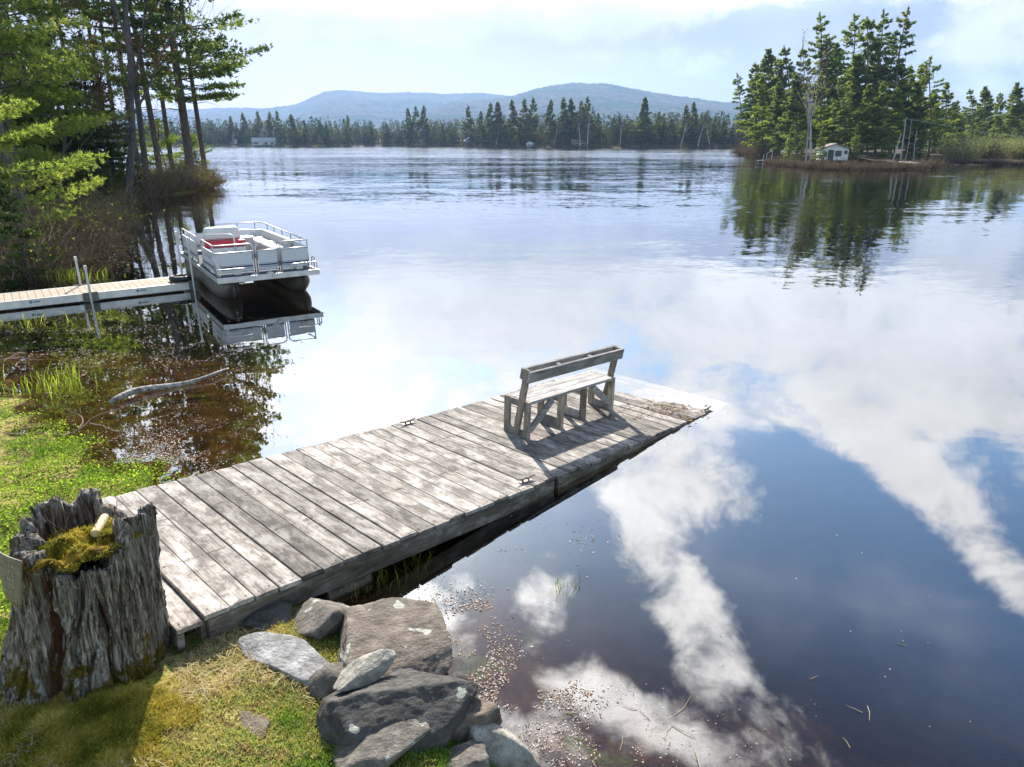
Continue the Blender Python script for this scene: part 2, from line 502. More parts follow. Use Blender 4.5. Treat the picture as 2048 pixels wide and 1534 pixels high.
# ------------------------------------------------------------------ water
def water_mat():
    m, nt = mat('water')
    g = nd(nt, 'ShaderNodeNewGeometry')
    P, I = g.outputs['Position'], g.outputs['Incoming']
    sp = nd(nt, 'ShaderNodeSeparateXYZ', {0: P})
    y = sp.outputs[1]
    def slope(vec, scale, det, dist=0.0):
        c = noi(nt, vec, scale, det, .5, dist, out=1)
        return vm(nt, 'MULTIPLY', vm(nt, 'SUBTRACT', c, (.5, .5, .5)), (1, 1, 0))
    ps = vm(nt, 'MULTIPLY', P, (.55, 1.0, 1.0))
    a = slope(ps, 1.1, 2)           # gentle swell, metre long
    b = slope(ps, 5.5, 2)           # wind ripples
    c = slope(vm(nt, 'MULTIPLY', P, (.25, 1, 1)), .33, 2)
    wind = noi(nt, vm(nt, 'MULTIPLY', P, (.35, 1, 1)), .035, 4, .55)
    near = maprange(nt, y, 6, 28, .006, .045, False)
    mid = maprange(nt, y, 24, 110, 0.0, .11, False)
    patch = maprange(nt, wind, .42, .62, .35, 1.7)
    ampb = ma(nt, 'MULTIPLY', ma(nt, 'ADD', near, mid), patch)
    ampb = ma(nt, 'ADD', ampb, maprange(nt, y, 80, 250, 0, .30))
    calm = maprange(nt, noi(nt, P, .55, 3, .5), .48, .66, .0, .022)
    calm = ma(nt, 'MULTIPLY', calm, maprange(nt, y, 26, 10))
    N = vm(nt, 'SCALE', b, scale=ma(nt, 'ADD', ampb, ma(nt, 'MULTIPLY', calm, .4)))
    N = vm(nt, 'ADD', N, vm(nt, 'SCALE', a, scale=ma(nt, 'ADD', ma(nt, 'MULTIPLY', ampb, .8), calm)))
    N = vm(nt, 'ADD', N, vm(nt, 'SCALE', c, scale=ma(nt, 'MULTIPLY', ampb, .7)))
    N = vm(nt, 'NORMALIZE', vm(nt, 'ADD', N, (0, 0, 1)))
    # wavelets that face away are hidden behind the ones in front: fold them towards the eye
    iz0 = nd(nt, 'ShaderNodeSeparateXYZ', {0: I}).outputs[2]
    I = vm(nt, 'SCALE', I, scale=ma(nt, 'SIGN', iz0))        # the same from below the surface
    iz = ma(nt, 'ABSOLUTE', iz0)
    lack = ma(nt, 'MAXIMUM', ma(nt, 'SUBTRACT', ma(nt, 'MULTIPLY', iz, .6), vm(nt, 'DOT_PRODUCT', N, I)), 0.0)
    N = vm(nt, 'NORMALIZE', vm(nt, 'ADD', N, vm(nt, 'SCALE', I, scale=ma(nt, 'MULTIPLY', lack, 2.0))))
    cs = ma(nt, 'SUBTRACT', 1.0, ma(nt, 'MINIMUM', ma(nt, 'ABSOLUTE', vm(nt, 'DOT_PRODUCT', N, I)), 1.0))
    fr = ma(nt, 'ADD', WATER_R0, ma(nt, 'MULTIPLY', 1 - WATER_R0, ma(nt, 'POWER', cs, 3.3)))
    gl = nd(nt, 'ShaderNodeBsdfGlossy', {'Color': (1, 1, 1, 1), 'Roughness': .015, 'Normal': N})
    tr = nd(nt, 'ShaderNodeBsdfTransparent', {'Color': (.80, .70, .55, 1)})
    mx = nd(nt, 'ShaderNodeMixShader', {0: fr, 1: tr.outputs[0], 2: gl.outputs[0]})
    finish(nt, mx.outputs[0])
    return m
WATER_R0 = .085
WV = [(-7200, -250, 0), (7200, -250, 0), (7200, 7400, 0), (-7200, 7400, 0)]
o = obj('water', npmesh('water', WV, [(0, 1, 2, 3)]), water_mat())
tag(o, kind='structure')
# ------------------------------------------------------------------ wood
def wood_mat(name, stops, axis='X', blotch=0.6, bs=.6, dark=(.07, .055, .045), light=(.62, .58, .53), sc=1.0, stain=False):
    m, nt = mat(name)
    t = attr(nt, 'tint')
    tcn = nt.nodes.new('ShaderNodeTexCoord')
    off = nd(nt, 'ShaderNodeCombineXYZ', {0: ma(nt, 'MULTIPLY', t, 37.0), 1: ma(nt, 'MULTIPLY', t, 91.0), 2: ma(nt, 'MULTIPLY', t, 17.0)}).outputs[0]
    P = vm(nt, 'ADD', tcn.outputs['Object'], off)
    st = {'X': (1.2, 26, 26), 'Y': (26, 1.2, 26), 'Z': (26, 26, 1.2)}[axis]
    st2 = {'X': (3, 7, 7), 'Y': (7, 3, 7), 'Z': (7, 7, 3)}[axis]
    grain = noi(nt, vm(nt, 'MULTIPLY', P, tuple(v * sc for v in st)), 2.2, 6, .65, .6)
    fine = noi(nt, vm(nt, 'MULTIPLY', P, tuple(v * sc for v in st)), 9, 3, .6)
    bl = noi(nt, vm(nt, 'MULTIPLY', P, tuple(v * sc for v in st2)), 1.0, 7, .68, .3)
    bl2 = noi(nt, P, 11 * sc, 6, .7)
    c = ramp(nt, grain, stops)
    c = mixc(nt, ma(nt, 'MULTIPLY', maprange(nt, bl, .50, .64), blotch), c, light)
    c = mixc(nt, ma(nt, 'MULTIPLY', maprange(nt, bl, .50, .40), blotch), c, dark)
    c = mixc(nt, ma(nt, 'MULTIPLY', maprange(nt, bl2, .56, .66), blotch * .8), c, dark)
    c = mixc(nt, maprange(nt, fine, .36, .26, 0, .7), c, (dark[0] * .6, dark[1] * .6, dark[2] * .6))
    if stain:      # rusty nail rows over the joists
        yy = nd(nt, 'ShaderNodeSeparateXYZ', {0: tcn.outputs['Object']}).outputs[1]
        q = ma(nt, 'ABSOLUTE', ma(nt, 'SUBTRACT', ma(nt, 'FRACT', ma(nt, 'ADD', ma(nt, 'DIVIDE', yy, .8267), .47)), .5))
        c = mixc(nt, ma(nt, 'MULTIPLY', maprange(nt, q, .035, .0), maprange(nt, bl2, .44, .60, 0, .75)), c, (.07, .045, .035))
    v = ma(nt, 'ADD', .60, ma(nt, 'MULTIPLY', t, .66))
    c = mixc(nt, 1.0, c, nd(nt, 'ShaderNodeCombineColor', {0: v, 1: v, 2: v}).outputs[0], 'MULTIPLY')
    if stain:      # nail heads
        c = mixc(nt, ma(nt, 'LESS_THAN', t, -.5), c, (.022, .016, .013))
    pbr(nt, c, .85, bump=ma(nt, 'ADD', grain, fine), bd=.004, bs=bs, spec=.25)
    return m
DECK = wood_mat('weathered_deck', [(.3, (.14, .115, .095)), (.5, (.295, .265, .23)), (.7, (.43, .395, .35))], 'Y', .72, light=(.54, .505, .46), dark=(.10, .085, .075), stain=True)
BEAMW = wood_mat('weathered_beam', [(.3, (.10, .085, .065)), (.5, (.22, .19, .15)), (.7, (.32, .28, .22))], 'X', .45)
BENCHW = wood_mat('bench_wood', [(.3, (.19, .175, .16)), (.5, (.36, .345, .33)), (.7, (.52, .51, .50))], 'X', .35)
BENCHV = wood_mat('bench_post_wood', [(.3, (.16, .13, .10)), (.5, (.34, .29, .23)), (.7, (.48, .42, .35))], 'Z', .35)
mm, nt = mat('old_galvanised'); pbr(nt, ramp(nt, noi(nt, coord(nt), 25, 4), [(.35, (.16, .12, .09)), (.65, (.42, .38, .33))]), .55, .4)
CLEATM = mm

# ------------------------------------------------------------------ dock, two hinged sections dipping into the water
def frame_mtx(O, u, v):
    u = Vector(u).normalized(); v = Vector(v); v = (v - u * v.dot(u)).normalized(); n = u.cross(v)
    M = Matrix((u, v, n)).transposed().to_4x4(); M.translation = Vector(O)
    return M
def secdir(yaw, pit, rol):
    u = np.array([math.cos(yaw) * math.cos(pit), math.sin(yaw) * math.cos(pit), -math.sin(pit)])
    v0 = np.array([-math.sin(yaw), math.cos(yaw), 0]); n0 = np.cross(u, v0)
    return u, v0 * math.cos(rol) + n0 * math.sin(rol)
DW = 2.48; PL = .1915
O1 = np.array([-2.18, 4.14, .42]); u1, v1 = secdir(.797, .0699, -.010)
M1 = frame_mtx(O1, u1, v1)
NP1 = 20
JR = np.array([.49, 6.873, .153]); TR = np.array([2.82, 9.21, .0]); JL = np.array([-1.287, 8.607, .128])
M2 = frame_mtx(JR, TR - JR, JL - JR)
rng = random.Random(5)
dock = empty('wooden_dock', mtx=Matrix.Translation(Vector((O1[0], O1[1], .25))), label='weathered grey plank dock sloping down from the lawn into the lake', cat='dock')
def deck_section(M, n0, n1, last=False):
    b = MB()
    for k in range(n0, n1):
        x0 = k * PL; g = rng.uniform(.005, .014)
        th = .038
        dz = rng.uniform(-.004, .004)
        if k == -1: dz = -.028
        y0, y1 = rng.uniform(-.022, .014), DW + rng.uniform(-.014, .022)
        tw = rng.uniform(-.003, .003)
        q = []
        for yy in np.linspace(y0, y1, 7):          # slightly cupped and bowed boards
            bow = math.sin(yy / DW * math.pi) * tw
            q.append((yy, bow))
        vs, fs = [], []
        for yy, bw in q:
            vs += [(x0 + g / 2 + bw, yy, dz - th), (x0 + PL - g / 2 + bw, yy, dz - th), (x0 + PL - g / 2 + bw, yy, dz + tw), (x0 + PL / 2 + bw, yy, dz + .0012), (x0 + g / 2 + bw, yy, dz - tw)]
        for i in range(len(q) - 1):
            for j in range(5):
                j2 = (j + 1) % 5
                fs.append((i * 5 + j, (i + 1) * 5 + j, (i + 1) * 5 + j2, i * 5 + j2))
        fs.append((0, 1, 2, 3, 4)); e = (len(q) - 1) * 5
        fs.append((e + 4, e + 3, e + 2, e + 1, e))
        b.add(vs, fs, rng.random())
        for yy in (.06, .86, 1.64, DW - .06):
            for xx in (.045, PL - .045):
                if rng.random() < .9:
                    nx, ny = x0 + xx + rng.uniform(-.008, .008), yy + rng.uniform(-.012, .012); rr = rng.uniform(.005, .0075)
                    b.add([(nx + rr * math.cos(a * math.pi / 3), ny + rr * math.sin(a * math.pi / 3), dz + .0045) for a in range(6)], [(0, 1, 2, 3, 4, 5)], -1.0)
    o = b.build('deck_boards', DECK, dock, bevel=.004, seg=1)
    o.matrix_parent_inverse = dock.matrix_world.inverted(); o.matrix_basis = M
    return o
def keepw(o, M):
    o.parent = dock; o.matrix_parent_inverse = dock.matrix_world.inverted(); o.matrix_basis = M
deck_section(M1, -1, NP1)
N2 = 20
deck_section(M2, 0, N2)
for M, L0, L1, zz in ((M1, .03, NP1 * PL - .03, -.04), (M2, .03, N2 * PL - .04, -.04)):
    for yy in (.024, DW - .024, DW / 3, DW * 2 / 3):
        o = MB().beam((L0, yy, zz - .09), (L1, yy, zz - .09), .045, .175, t=rng.random()).build('side_beam' if yy < .1 or yy > DW - .1 else 'joist', BEAMW, bevel=.004)
        keepw(o, M)
o = MB().beam((.012, .05, -.125), (.012, DW - .05, -.125), .04, .17, t=.2).build('end_beam', BEAMW, bevel=.004); keepw(o, M1)
o = MB().beam((-.155, .03, -.15), (-.155, DW - .03, -.15), .05, .12, t=.3).build('end_beam', BEAMW, bevel=.004); keepw(o, M1)
def cleat(M, x, y, rz):
    b = MB()
    b.tube([(-.045, 0, 0), (-.04, 0, .035)], .012, 8); b.tube([(.045, 0, 0), (.04, 0, .035)], .012, 8)
    b.tube([(-.13, 0, .052), (-.09, 0, .043), (-.04, 0, .038), (.04, 0, .038), (.09, 0, .043), (.13, 0, .052)], [.007, .011, .014, .014, .011, .007], 8)
    b.box((0, 0, .004), (.16, .05, .008))
    o = b.build('cleat', CLEATM, smooth=False)
    keepw(o, M @ Matrix.Translation((x, y, .002)) @ Matrix.Rotation(rz, 4, 'Z'))
cleat(M1, 18.1 * PL, .13, rad(-5)); cleat(M1, 19.0 * PL, DW - .10, rad(4)); cleat(M2, 3.25, .05, rad(4))
# short log wedged under the near edge
b = MB(); P0 = at(650, 1190, .03); P1 = at(735, 1150, .03)
b.tube([P0, (P0 + P1) / 2, P1], [.075, .08, .075], 12)
lg = b.build('support_log', BEAMW, smooth=False)
tag(lg, 'short round log lying in the shade under the near edge of the dock', 'log')

# ------------------------------------------------------------------ bench
bench = empty('bench', mtx=M2 @ Matrix.Translation((1.42, 1.18, .0)), label='grey slatted wooden bench with leaning backrest standing on the dock', cat='bench')
MBn = Matrix.Translation((-1.42, -1.18, 0.004))
def bpart(b, name, m, bev=.004):
    o = b.build(name, m, bench, bevel=bev)
    o.matrix_basis = MBn
    return o
SH = .475; A0, A1, B0, B1 = .575, 2.27, .965, 1.395
bs = MB()
for i in range(3):
    y = B0 + .004 + .072 + i * .146
    bs.beam((A0 + .025, y, SH - .019), (A1 - .025, y, SH - .019), .139, .036, t=.55 + .2 * rng.random())
bpart(bs, 'seat', BENCHW)
for a in (A0, 1.20, 1.66, A1):
    end = a in (A0, A1)
    top = SH - .002 if end else SH - .042
    for y in (B0 + .043, B1 - .043):
        bpart(MB().box((a, y, top / 2), (.042, .088, top), t=rng.random()), 'leg', BENCHV)
    bpart(MB().beam((a, B0 + .089, top - .045 if end else top - .05), (a, B1 - .089, top - .045 if end else top - .05), .038, .086, t=rng.random()), 'cross_rail', BENCHW)
    bpart(MB().beam((a, B0 + .089, .05), (a, B1 - .089, .05), .038, .095 if end else .13, t=rng.random()), 'foot_rail', BENCHW)
bpart(MB().beam((A0 + .03, B0 + .03, .09), (A0 + .44, B0 + .03, SH - .06), .040, .085, t=.4), 'brace', BENCHW)
bpart(MB().beam((A1 - .03, B0 + .03, .09), (A1 - .44, B0 + .03, SH - .06), .040, .085, t=.5), 'brace', BENCHW)
LB = Vector((0, 1.155, .03)); LT = Vector((0, .985, .895))
ldir = (LT - LB).normalized(); lper = Vector((0, ldir.z, -ldir.y))
for a in (A0 - .042, A1 + .042):
    bpart(MB().beam(LB + Vector((a, 0, 0)), LT + Vector((a, 0, 0)), .04, .088, up=lper, t=rng.random()), 'back_post', BENCHV)
for s, l0, l1 in ((-1, A0 - .075, A1 + .10), (1, A0 - .07, A1 + .09)):
    c = LT - ldir * .075 + lper * s * .0645
    bpart(MB().beam(c + Vector((l0, 0, 0)), c + Vector((l1, 0, 0)), .04, .142, up=ldir, t=.35), 'back_board', BENCHW)
for a in (A0 + .52, A0 + 1.14):
    c = LT - ldir * .06
    bpart(MB().beam(c + Vector((a - .03, 0, 0)), c + Vector((a + .03, 0, 0)), .084, .08, up=ldir, t=.3), 'spacer', BENCHW)

# ------------------------------------------------------------------ leaf helper: scattered small faces
def quads(C, U, W, tint=None):
    """centres C, half vectors U and W -> quads"""
    C, U, W = map(np.asarray, (C, U, W))
    V = np.stack([C - U - W, C + U - W, C + U + W, C - U + W], 1).reshape(-1, 3)
    F = np.arange(len(V)).reshape(-1, 4)
    return V, F, (np.repeat(tint, 4) if tint is not None else None)
def rdir(r, n, up=0.0):
    d = r.normal(size=(n, 3)); d[:, 2] += up
    return d / np.linalg.norm(d, axis=1)[:, None]
def leaf_mat(name, stops, trans=.45, rough=True, var=.25, tcol=(1.25, 1.3, .7)):
    m, nt = mat(name)
    t = attr(nt, 'tint')
    r = nd(nt, 'ShaderNodeObjectInfo').outputs['Random']
    c = ramp(nt, t, stops)
    v = ma(nt, 'ADD', 1 - var / 2, ma(nt, 'MULTIPLY', r, var))
    c = mixc(nt, 1.0, c, nd(nt, 'ShaderNodeCombineColor', {0: v, 1: v, 2: v}).outputs[0], 'MULTIPLY')
    df = nd(nt, 'ShaderNodeBsdfDiffuse', {0: c})
    if trans > 0:
        tl = nd(nt, 'ShaderNodeBsdfTranslucent', {0: mixc(nt, 1.0, c, tcol, 'MULTIPLY')})
        mx = nd(nt, 'ShaderNodeMixShader', {0: trans, 1: df.outputs[0], 2: tl.outputs[0]})
        finish(nt, mx.outputs[0])
    else:
        finish(nt, df.outputs[0])
    return m
DEAD = leaf_mat('dead_leaf', [(0, (.06, .03, .015)), (.5, (.22, .11, .05)), (1, (.45, .32, .18))], .2, tcol=(1, .9, .7))
# dead leaves washed up at the low end of the dock
r = np.random.RandomState(3)
n = 420
cl = r.rand(n) < .55
a = np.where(cl, r.normal(2.92, .16, n), r.uniform(1.9, 3.25, n)); bb = np.where(cl, r.normal(.42, .22, n), 0)
bb = np.where(cl, bb, np.clip(.9 - (a - 2.0) * .42 + r.normal(0, .18, n), .05, 1.1))
L = np.array([M2 @ Vector((x, y, .012)) for x, y in zip(a, bb)])
L[:, 2] = np.maximum(L[:, 2], .008)
U = rdir(r, n) * [1, 1, .25] * r.uniform(.008, .026, (n, 1)); W = np.cross(U, rdir(r, n) * [.3, .3, 1]) * .6
V, F, T = quads(L, U, W, r.rand(n))
o = obj('dead_leaves', npmesh('dead_leaves', V, F, T), DEAD)
tag(o, 'brown dead leaves washed up on the sunken end of the dock', 'dead leaves', kind='stuff')
# ------------------------------------------------------------------ stump
def gz(x, y):
    return float(landz([(x, y)])[0][0])
SX, SY = -2.73, 3.90
SZ0 = gz(SX, SY) - .08
def stump_mat():
    m, nt = mat('old_stump_wood')
    P = coord(nt, 'Object')
    t = attr(nt, 'tint')      # depth of the rotted grooves
    g1 = noi(nt, vm(nt, 'MULTIPLY', P, (26, 26, 2.2)), 1.6, 7, .65, .8)
    g2 = noi(nt, vm(nt, 'MULTIPLY', P, (60, 60, 5)), 2.0, 4, .6, .5)
    b = noi(nt, P, 5, 6, .65)
    c = ramp(nt, g1, [(.36, (.04, .028, .018)), (.45, (.16, .135, .105)), (.54, (.33, .305, .265)), (.66, (.58, .56, .52))])
    c = mixc(nt, maprange(nt, g2, .42, .30), c, (.07, .05, .035))
    rot = ramp(nt, g1, [(.3, (.035, .016, .008)), (.6, (.14, .065, .03)), (.8, (.2, .12, .07))])
    c = mixc(nt, maprange(nt, t, .35, .75), c, rot)
    z = nd(nt, 'ShaderNodeSeparateXYZ', {0: P}).outputs[2]
    mo = ramp(nt, noi(nt, P, 60, 3), [(.3, (.05, .045, .008)), (.6, (.16, .12, .015)), (.8, (.28, .2, .03))])
    low = ma(nt, 'ADD', maprange(nt, z, .55, .05, 0, .16), b)
    c = mixc(nt, maprange(nt, low, .60, .68), c, mo)
    pbr(nt, c, .85, bump=ma(nt, 'ADD', g1, ma(nt, 'MULTIPLY', g2, .6)), bd=.03, bs=1.0, spec=.2)
    return m
def build_stump():
    root = empty('tree_stump', (SX, SY, SZ0), label='big rotten grey tree stump with a hollow mossy top beside the dock', cat='stump')
    nA, nZ = 300, 110
    ph0 = math.atan2(-SY, -SX)                  # towards the lens
    rs = np.random.RandomState(8)
    A = np.linspace(0, 2 * np.pi, nA, endpoint=False)
    D = np.degrees((A - ph0 + np.pi) % (2 * np.pi) - np.pi)   # + is to the right
    def fn(a, f, s):
        q = np.random.RandomState(s).rand(4096)
        x = (a / (2 * np.pi)) * f; i = np.floor(x).astype(int); u = x - i; u = u * u * (3 - 2 * u)
        return q[i % f] * (1 - u) + q[(i + 1) % f] * u
    H = 1.15 + .06 * (fn(A, 9, 1) - .5) + .06 * (fn(A, 26, 2) - .5) + .055 * (fn(A, 75, 3) - .5)
    H += .10 * np.exp(-((D - 45) / 25) ** 2) + .06 * np.exp(-((D + 150) / 30) ** 2) - .10 * np.exp(-((D + 25) / 28) ** 2) - .06 * np.exp(-((D - 10) / 14) ** 2)
    H -= .07 * np.exp(-(D / 55) ** 4)
    H += .10 * np.exp(-((D - 165) / 14) ** 2) - .16 * np.exp(-((D - 120) / 18) ** 2)
    crev = [(a_, b_ * .8, c_ * .8, d_, e_) for a_, b_, c_, d_, e_ in [(28, 1.6, .04, .1, .7), (35, 1.4, .035, 0, .5), (58, 1.5, .04, .4, .95), (63, 1.2, .03, .0, .5), (-2, 1.4, .05, .0, .4), (-16, 1.4, .05, .5, 1), (-28, 1.5, .04, .1, .9), (-45, 1.6, .05, .3, 1), (-70, 1.8, .05, 0, .8), (12, 1.2, .05, .1, .5), (-37, 10, .17, 0, .95), (-62, 5, .08, .1, .9), (-10, 3.5, .08, .35, 1), (7, 3.2, .10, .0, .8), (17, 2.6, .05, .5, .9), (43, 6, .12, .45, 1.1), (-20, 2.5, .05, 0, .6), (-50, 2.5, .05, 0, .7), (70, 3, .05, .2, .9), (-85, 8, .12, 0, 1), (-120, 6, .1, 0, 1), (110, 7, .1, .2, 1), (150, 7, .1, 0, 1)]]
    V = []; T = []
    for j in range(nZ):
        t = j / (nZ - 1)
        tw = A + .10 * t + .06 * np.sin(t * 5)
        flare = .15 * (1 - t) ** 4.0 * (.45 + 1.1 * fn(A, 11, 5)) * np.clip(1 - (D - 5) / 45, .0, 1) + .05 * (1 - t)
        r = .405 + flare - .02 * t + .02 * np.exp(-((D - 75) / 40) ** 2)
        r = r + .035 * (fn(tw, 17, 6) - .5) + .040 * (fn(tw, 47, 7) - .5) + .022 * (fn(tw + .15 * math.sin(9 * t), 120, 9) - .5) + .012 * (fn(tw + .05 * math.sin(23 * t), 280, 19) - .5)
        cd = np.zeros(nA)
        for d0, w, dep, t0, t1 in crev:
            dd = d0 + 5 * math.sin(t * 4 + d0) + 2 * math.sin(t * 11 + d0 * 2)
            k = np.exp(-np.abs((D - dd) / w) ** 3) * min(1, max(0, (t - t0 + .1) * 6)) * min(1, max(0, (t1 - t + .1) * 6))
            cd = np.maximum(cd, k * dep)
        r = r - cd
        r = r - .018 * np.clip(1 - np.abs(2 * fn(tw + .03 * math.sin(13 * t), 64, 51) - 1) * 2.2, 0, 1) - .016 * np.clip(1 - np.abs(2 * fn(tw, 150, 52) - 1) * 2.0, 0, 1)
        r = r + .01 * (np.random.RandomState(100 + j // 5).rand(nA) - .5) * 0
        z = t * H
        V.append(np.column_stack([np.cos(A) * r + .15 * (t - 1), np.sin(A) * r * .95, z])); T.append(np.clip(cd / .11, 0, 1))
    # loose strips of weathered wood and splinters standing off the surface
    rs2 = np.random.RandomState(77); sp_ = MB(); VG = [v.copy() for v in V]
    for k in range(260):
        a = rs2.randint(0, nA); j0 = rs2.randint(4, nZ - 22); ln_ = rs2.randint(10, 46); j1 = min(nZ - 1, j0 + ln_)
        w = rs2.uniform(.004, .016); off = rs2.uniform(.003, .014); n_ = 7; vs = []
        dr = rs2.uniform(-.09, .09)
        for q in range(n_):
            j = int(j0 + (j1 - j0) * q / (n_ - 1)); aa = (a + int(dr * (j - j0))) % nA
            c = VG[j][aa]; o_ = np.array([math.cos(A[aa]), math.sin(A[aa]), 0]); tn = np.array([-o_[1], o_[0], 0])
            ww = w * (math.sin(math.pi * (q + .35) / (n_ - .3)) ** .6) * rs2.uniform(.7, 1.2); oo = off * (1 if 0 < q < n_ - 1 else .2)
            vs += [c - tn * ww - o_ * .012, c - tn * ww + o_ * oo, c + tn * ww * .7 + o_ * oo * rs2.uniform(.6, 1.3), c + tn * ww - o_ * .012]
        fs = []
        for q in range(n_ - 1):
            for e_ in range(3): fs.append((q * 4 + e_, q * 4 + e_ + 1, q * 4 + 5 + e_, q * 4 + 4 + e_))
        fs += [(3, 2, 1, 0), tuple((n_ - 1) * 4 + e_ for e_ in range(4))]
        sp_.add(vs, fs, rs2.uniform(0, .3))
    for k in range(110):
        a = rs2.randint(0, nA); c = VG[-1][a]; o_ = np.array([math.cos(A[a]), math.sin(A[a]), 0]); tn = np.array([-o_[1], o_[0], 0])
        p0 = c - o_ * rs2.uniform(.0, .05) - np.array([0, 0, .05]); w = rs2.uniform(.006, .02); hgt = rs2.uniform(.05, .08); th_ = rs2.uniform(.006, .016)
        tip = p0 + np.array([0, 0, hgt]) + tn * rs2.normal(0, .01) - o_ * rs2.uniform(-.006, .012)
        sp_.add([p0 - tn * w - o_ * th_, p0 + tn * w - o_ * th_, p0 + tn * w + o_ * th_, p0 - tn * w + o_ * th_, tip - tn * w * .45, tip + tn * w * .3, tip + tn * w * .3 + o_ * .003, tip - tn * w * .45 + o_ * .003],
                [(0, 1, 5, 4), (1, 2, 6, 5), (2, 3, 7, 6), (3, 0, 4, 7), (4, 5, 6, 7)], rs2.uniform(0, .45))
    # rim inwards and down the hollow
    r_top = np.hypot(V[-1][:, 0], V[-1][:, 1])
    th = .035 + .06 * fn(A, 13, 11)
    for k, (q, dz) in enumerate(((.35, .004), (1.0, -.01), (1.25, -.07), (1.6, -.17), (3.0, -.19))):
        r = np.maximum(r_top - th * q, .04)
        zz = H + dz if k < 3 else np.minimum(H - .03, 1.05 - .02 * k) + 0 * H
        zz = zz + .03 * (fn(A, 60, 30 + k) - .5)
        V.append(np.column_stack([np.cos(A) * r, np.sin(A) * r * .95, zz])); T.append(np.full(nA, .55 if k > 1 else .35))
    n = len(V)
    Vv = np.concatenate(V); Tt = np.concatenate(T)
    i = np.arange(n * nA).reshape(n, nA); i2 = np.roll(i, -1, 1)
    F = np.stack([i[:-1].ravel(), i2[:-1].ravel(), i2[1:].ravel(), i[1:].ravel()], 1)
    o = obj('trunk', npmesh('stump_trunk', Vv, F, Tt), stump_mat(), root)
    for p in o.data.polygons: p.use_smooth = True
    sp_.build('splinters', o.data.materials[0], root)['kind'] = 'stuff'
    # moss bed filling the hollow
    g = 60
    xs = np.linspace(-.40, .40, g); gx, gy = np.meshgrid(xs, xs)
    P = np.column_stack([gx.ravel(), gy.ravel()])
    rr = np.hypot(P[:, 0], P[:, 1])
    z = 1.08 + .10 * (vnoise(P, .12, 21) - .5) + .05 * (vnoise(P, .05, 22) - .5) - .10 * (rr / .4) ** 2
    e = np.array([math.sin(ph0), -math.cos(ph0)])  # picture right is -e
    z = z + .09 * (P @ np.array([math.cos(ph0), math.sin(ph0)])) / .4
    idx = np.arange(g * g).reshape(g, g)
    F = np.stack([idx[:-1, :-1].ravel(), idx[:-1, 1:].ravel(), idx[1:, 1:].ravel(), idx[1:, :-1].ravel()], 1)
    F = F[(rr[F] < .395).all(1)]
    m, nt = mat('moss'); Pm = coord(nt, 'Object')
    pbr(nt, ramp(nt, noi(nt, Pm, 11, 6, .65), [(.32, (.05, .03, .012)), (.45, (.10, .075, .012)), (.56, (.30, .21, .02)), (.7, (.48, .33, .05))]), .95, bump=noi(nt, Pm, 90, 4, .6), bd=.03, bs=1, spec=.1)
    mo = obj('moss_bed', npmesh('moss_bed', np.column_stack([P, z]), F, smooth=True), m, root)
    # tufts standing on the moss
    r = np.random.RandomState(4)
    k = 5200
    a = r.uniform(0, 2 * np.pi, k); q = .38 * np.sqrt(r.rand(k)); pts = np.column_stack([np.cos(a) * q, np.sin(a) * q])
    zz = 1.08 + .10 * (vnoise(pts, .12, 21) - .5) + .05 * (vnoise(pts, .05, 22) - .5) - .10 * (q / .4) ** 2 + .09 * (pts @ np.array([math.cos(ph0), math.sin(ph0)])) / .4
    keep = vnoise(pts, .1, 33) > .38
    pts, zz = pts[keep], zz[keep]; k = len(pts)
    d = rdir(r, k, .9); L = r.uniform(.012, .035, (k, 1)); side = np.cross(d, rdir(r, k)); side /= np.linalg.norm(side, axis=1)[:, None]
    B = np.column_stack([pts, zz])
    V = np.stack([B - side * .004, B + side * .004, B + d * L], 1).reshape(-1, 3)
    obj('moss_tufts', npmesh('moss_tufts', V, np.arange(len(V)).reshape(-1, 3), np.repeat(np.clip(vnoise(pts, .1, 35) + r.normal(0, .12, k), 0, 1), 3)), MOSSL, root)['kind'] = 'stuff'
    # twigs sprouting from the hollow
    b = MB()
    for k in range(16):
        a = r.uniform(0, 6.28); q = r.uniform(.02, .26)
        p = Vector((math.cos(a) * q, math.sin(a) * q, 1.0)); pts = [p]
        d = Vector(rdir(r, 1, 1.3)[0])
        for s in range(5):
            d = (d + Vector(r.normal(0, .25, 3))).normalized(); p = p + d * r.uniform(.04, .075); pts.append(p)
        b.tube(pts, list(np.linspace(.0035, .0012, len(pts))), 5)
    b.build('twigs', TWIG, root)
    return root
MOSSL = leaf_mat('moss_leaf', [(0, (.10, .13, .02)), (.45, (.33, .31, .05)), (.8, (.54, .43, .08)), (1, (.62, .56, .2))], .3, tcol=(1.1, 1, .6))
TWIG = leaf_mat('twig', [(0, (.10, .065, .045)), (.5, (.19, .13, .095)), (1, (.32, .24, .19))], 0)
stump = build_stump()
# smooth pale wooden dowel lying on the moss
m, nt = mat('pale_dowel'); pbr(nt, ramp(nt, noi(nt, coord(nt, 'Object', (30, 30, 3)), 2, 4), [(.3, (.50, .36, .15)), (.7, (.72, .58, .32))]), .6)
pa, pb = at(190, 1068, 1.26), at(210, 1034, 1.27)
b = MB(); dv = (pb - pa); b.tube([pa - dv * .02, pa + dv * .03, pb - dv * .03, pb + dv * .02], [.024, .028, .028, .024], 16)
tag(b.build('wooden_dowel', m, smooth=False, bevel=.003), 'short pale yellow wooden dowel lying on the mossy top of the stump', 'dowel')
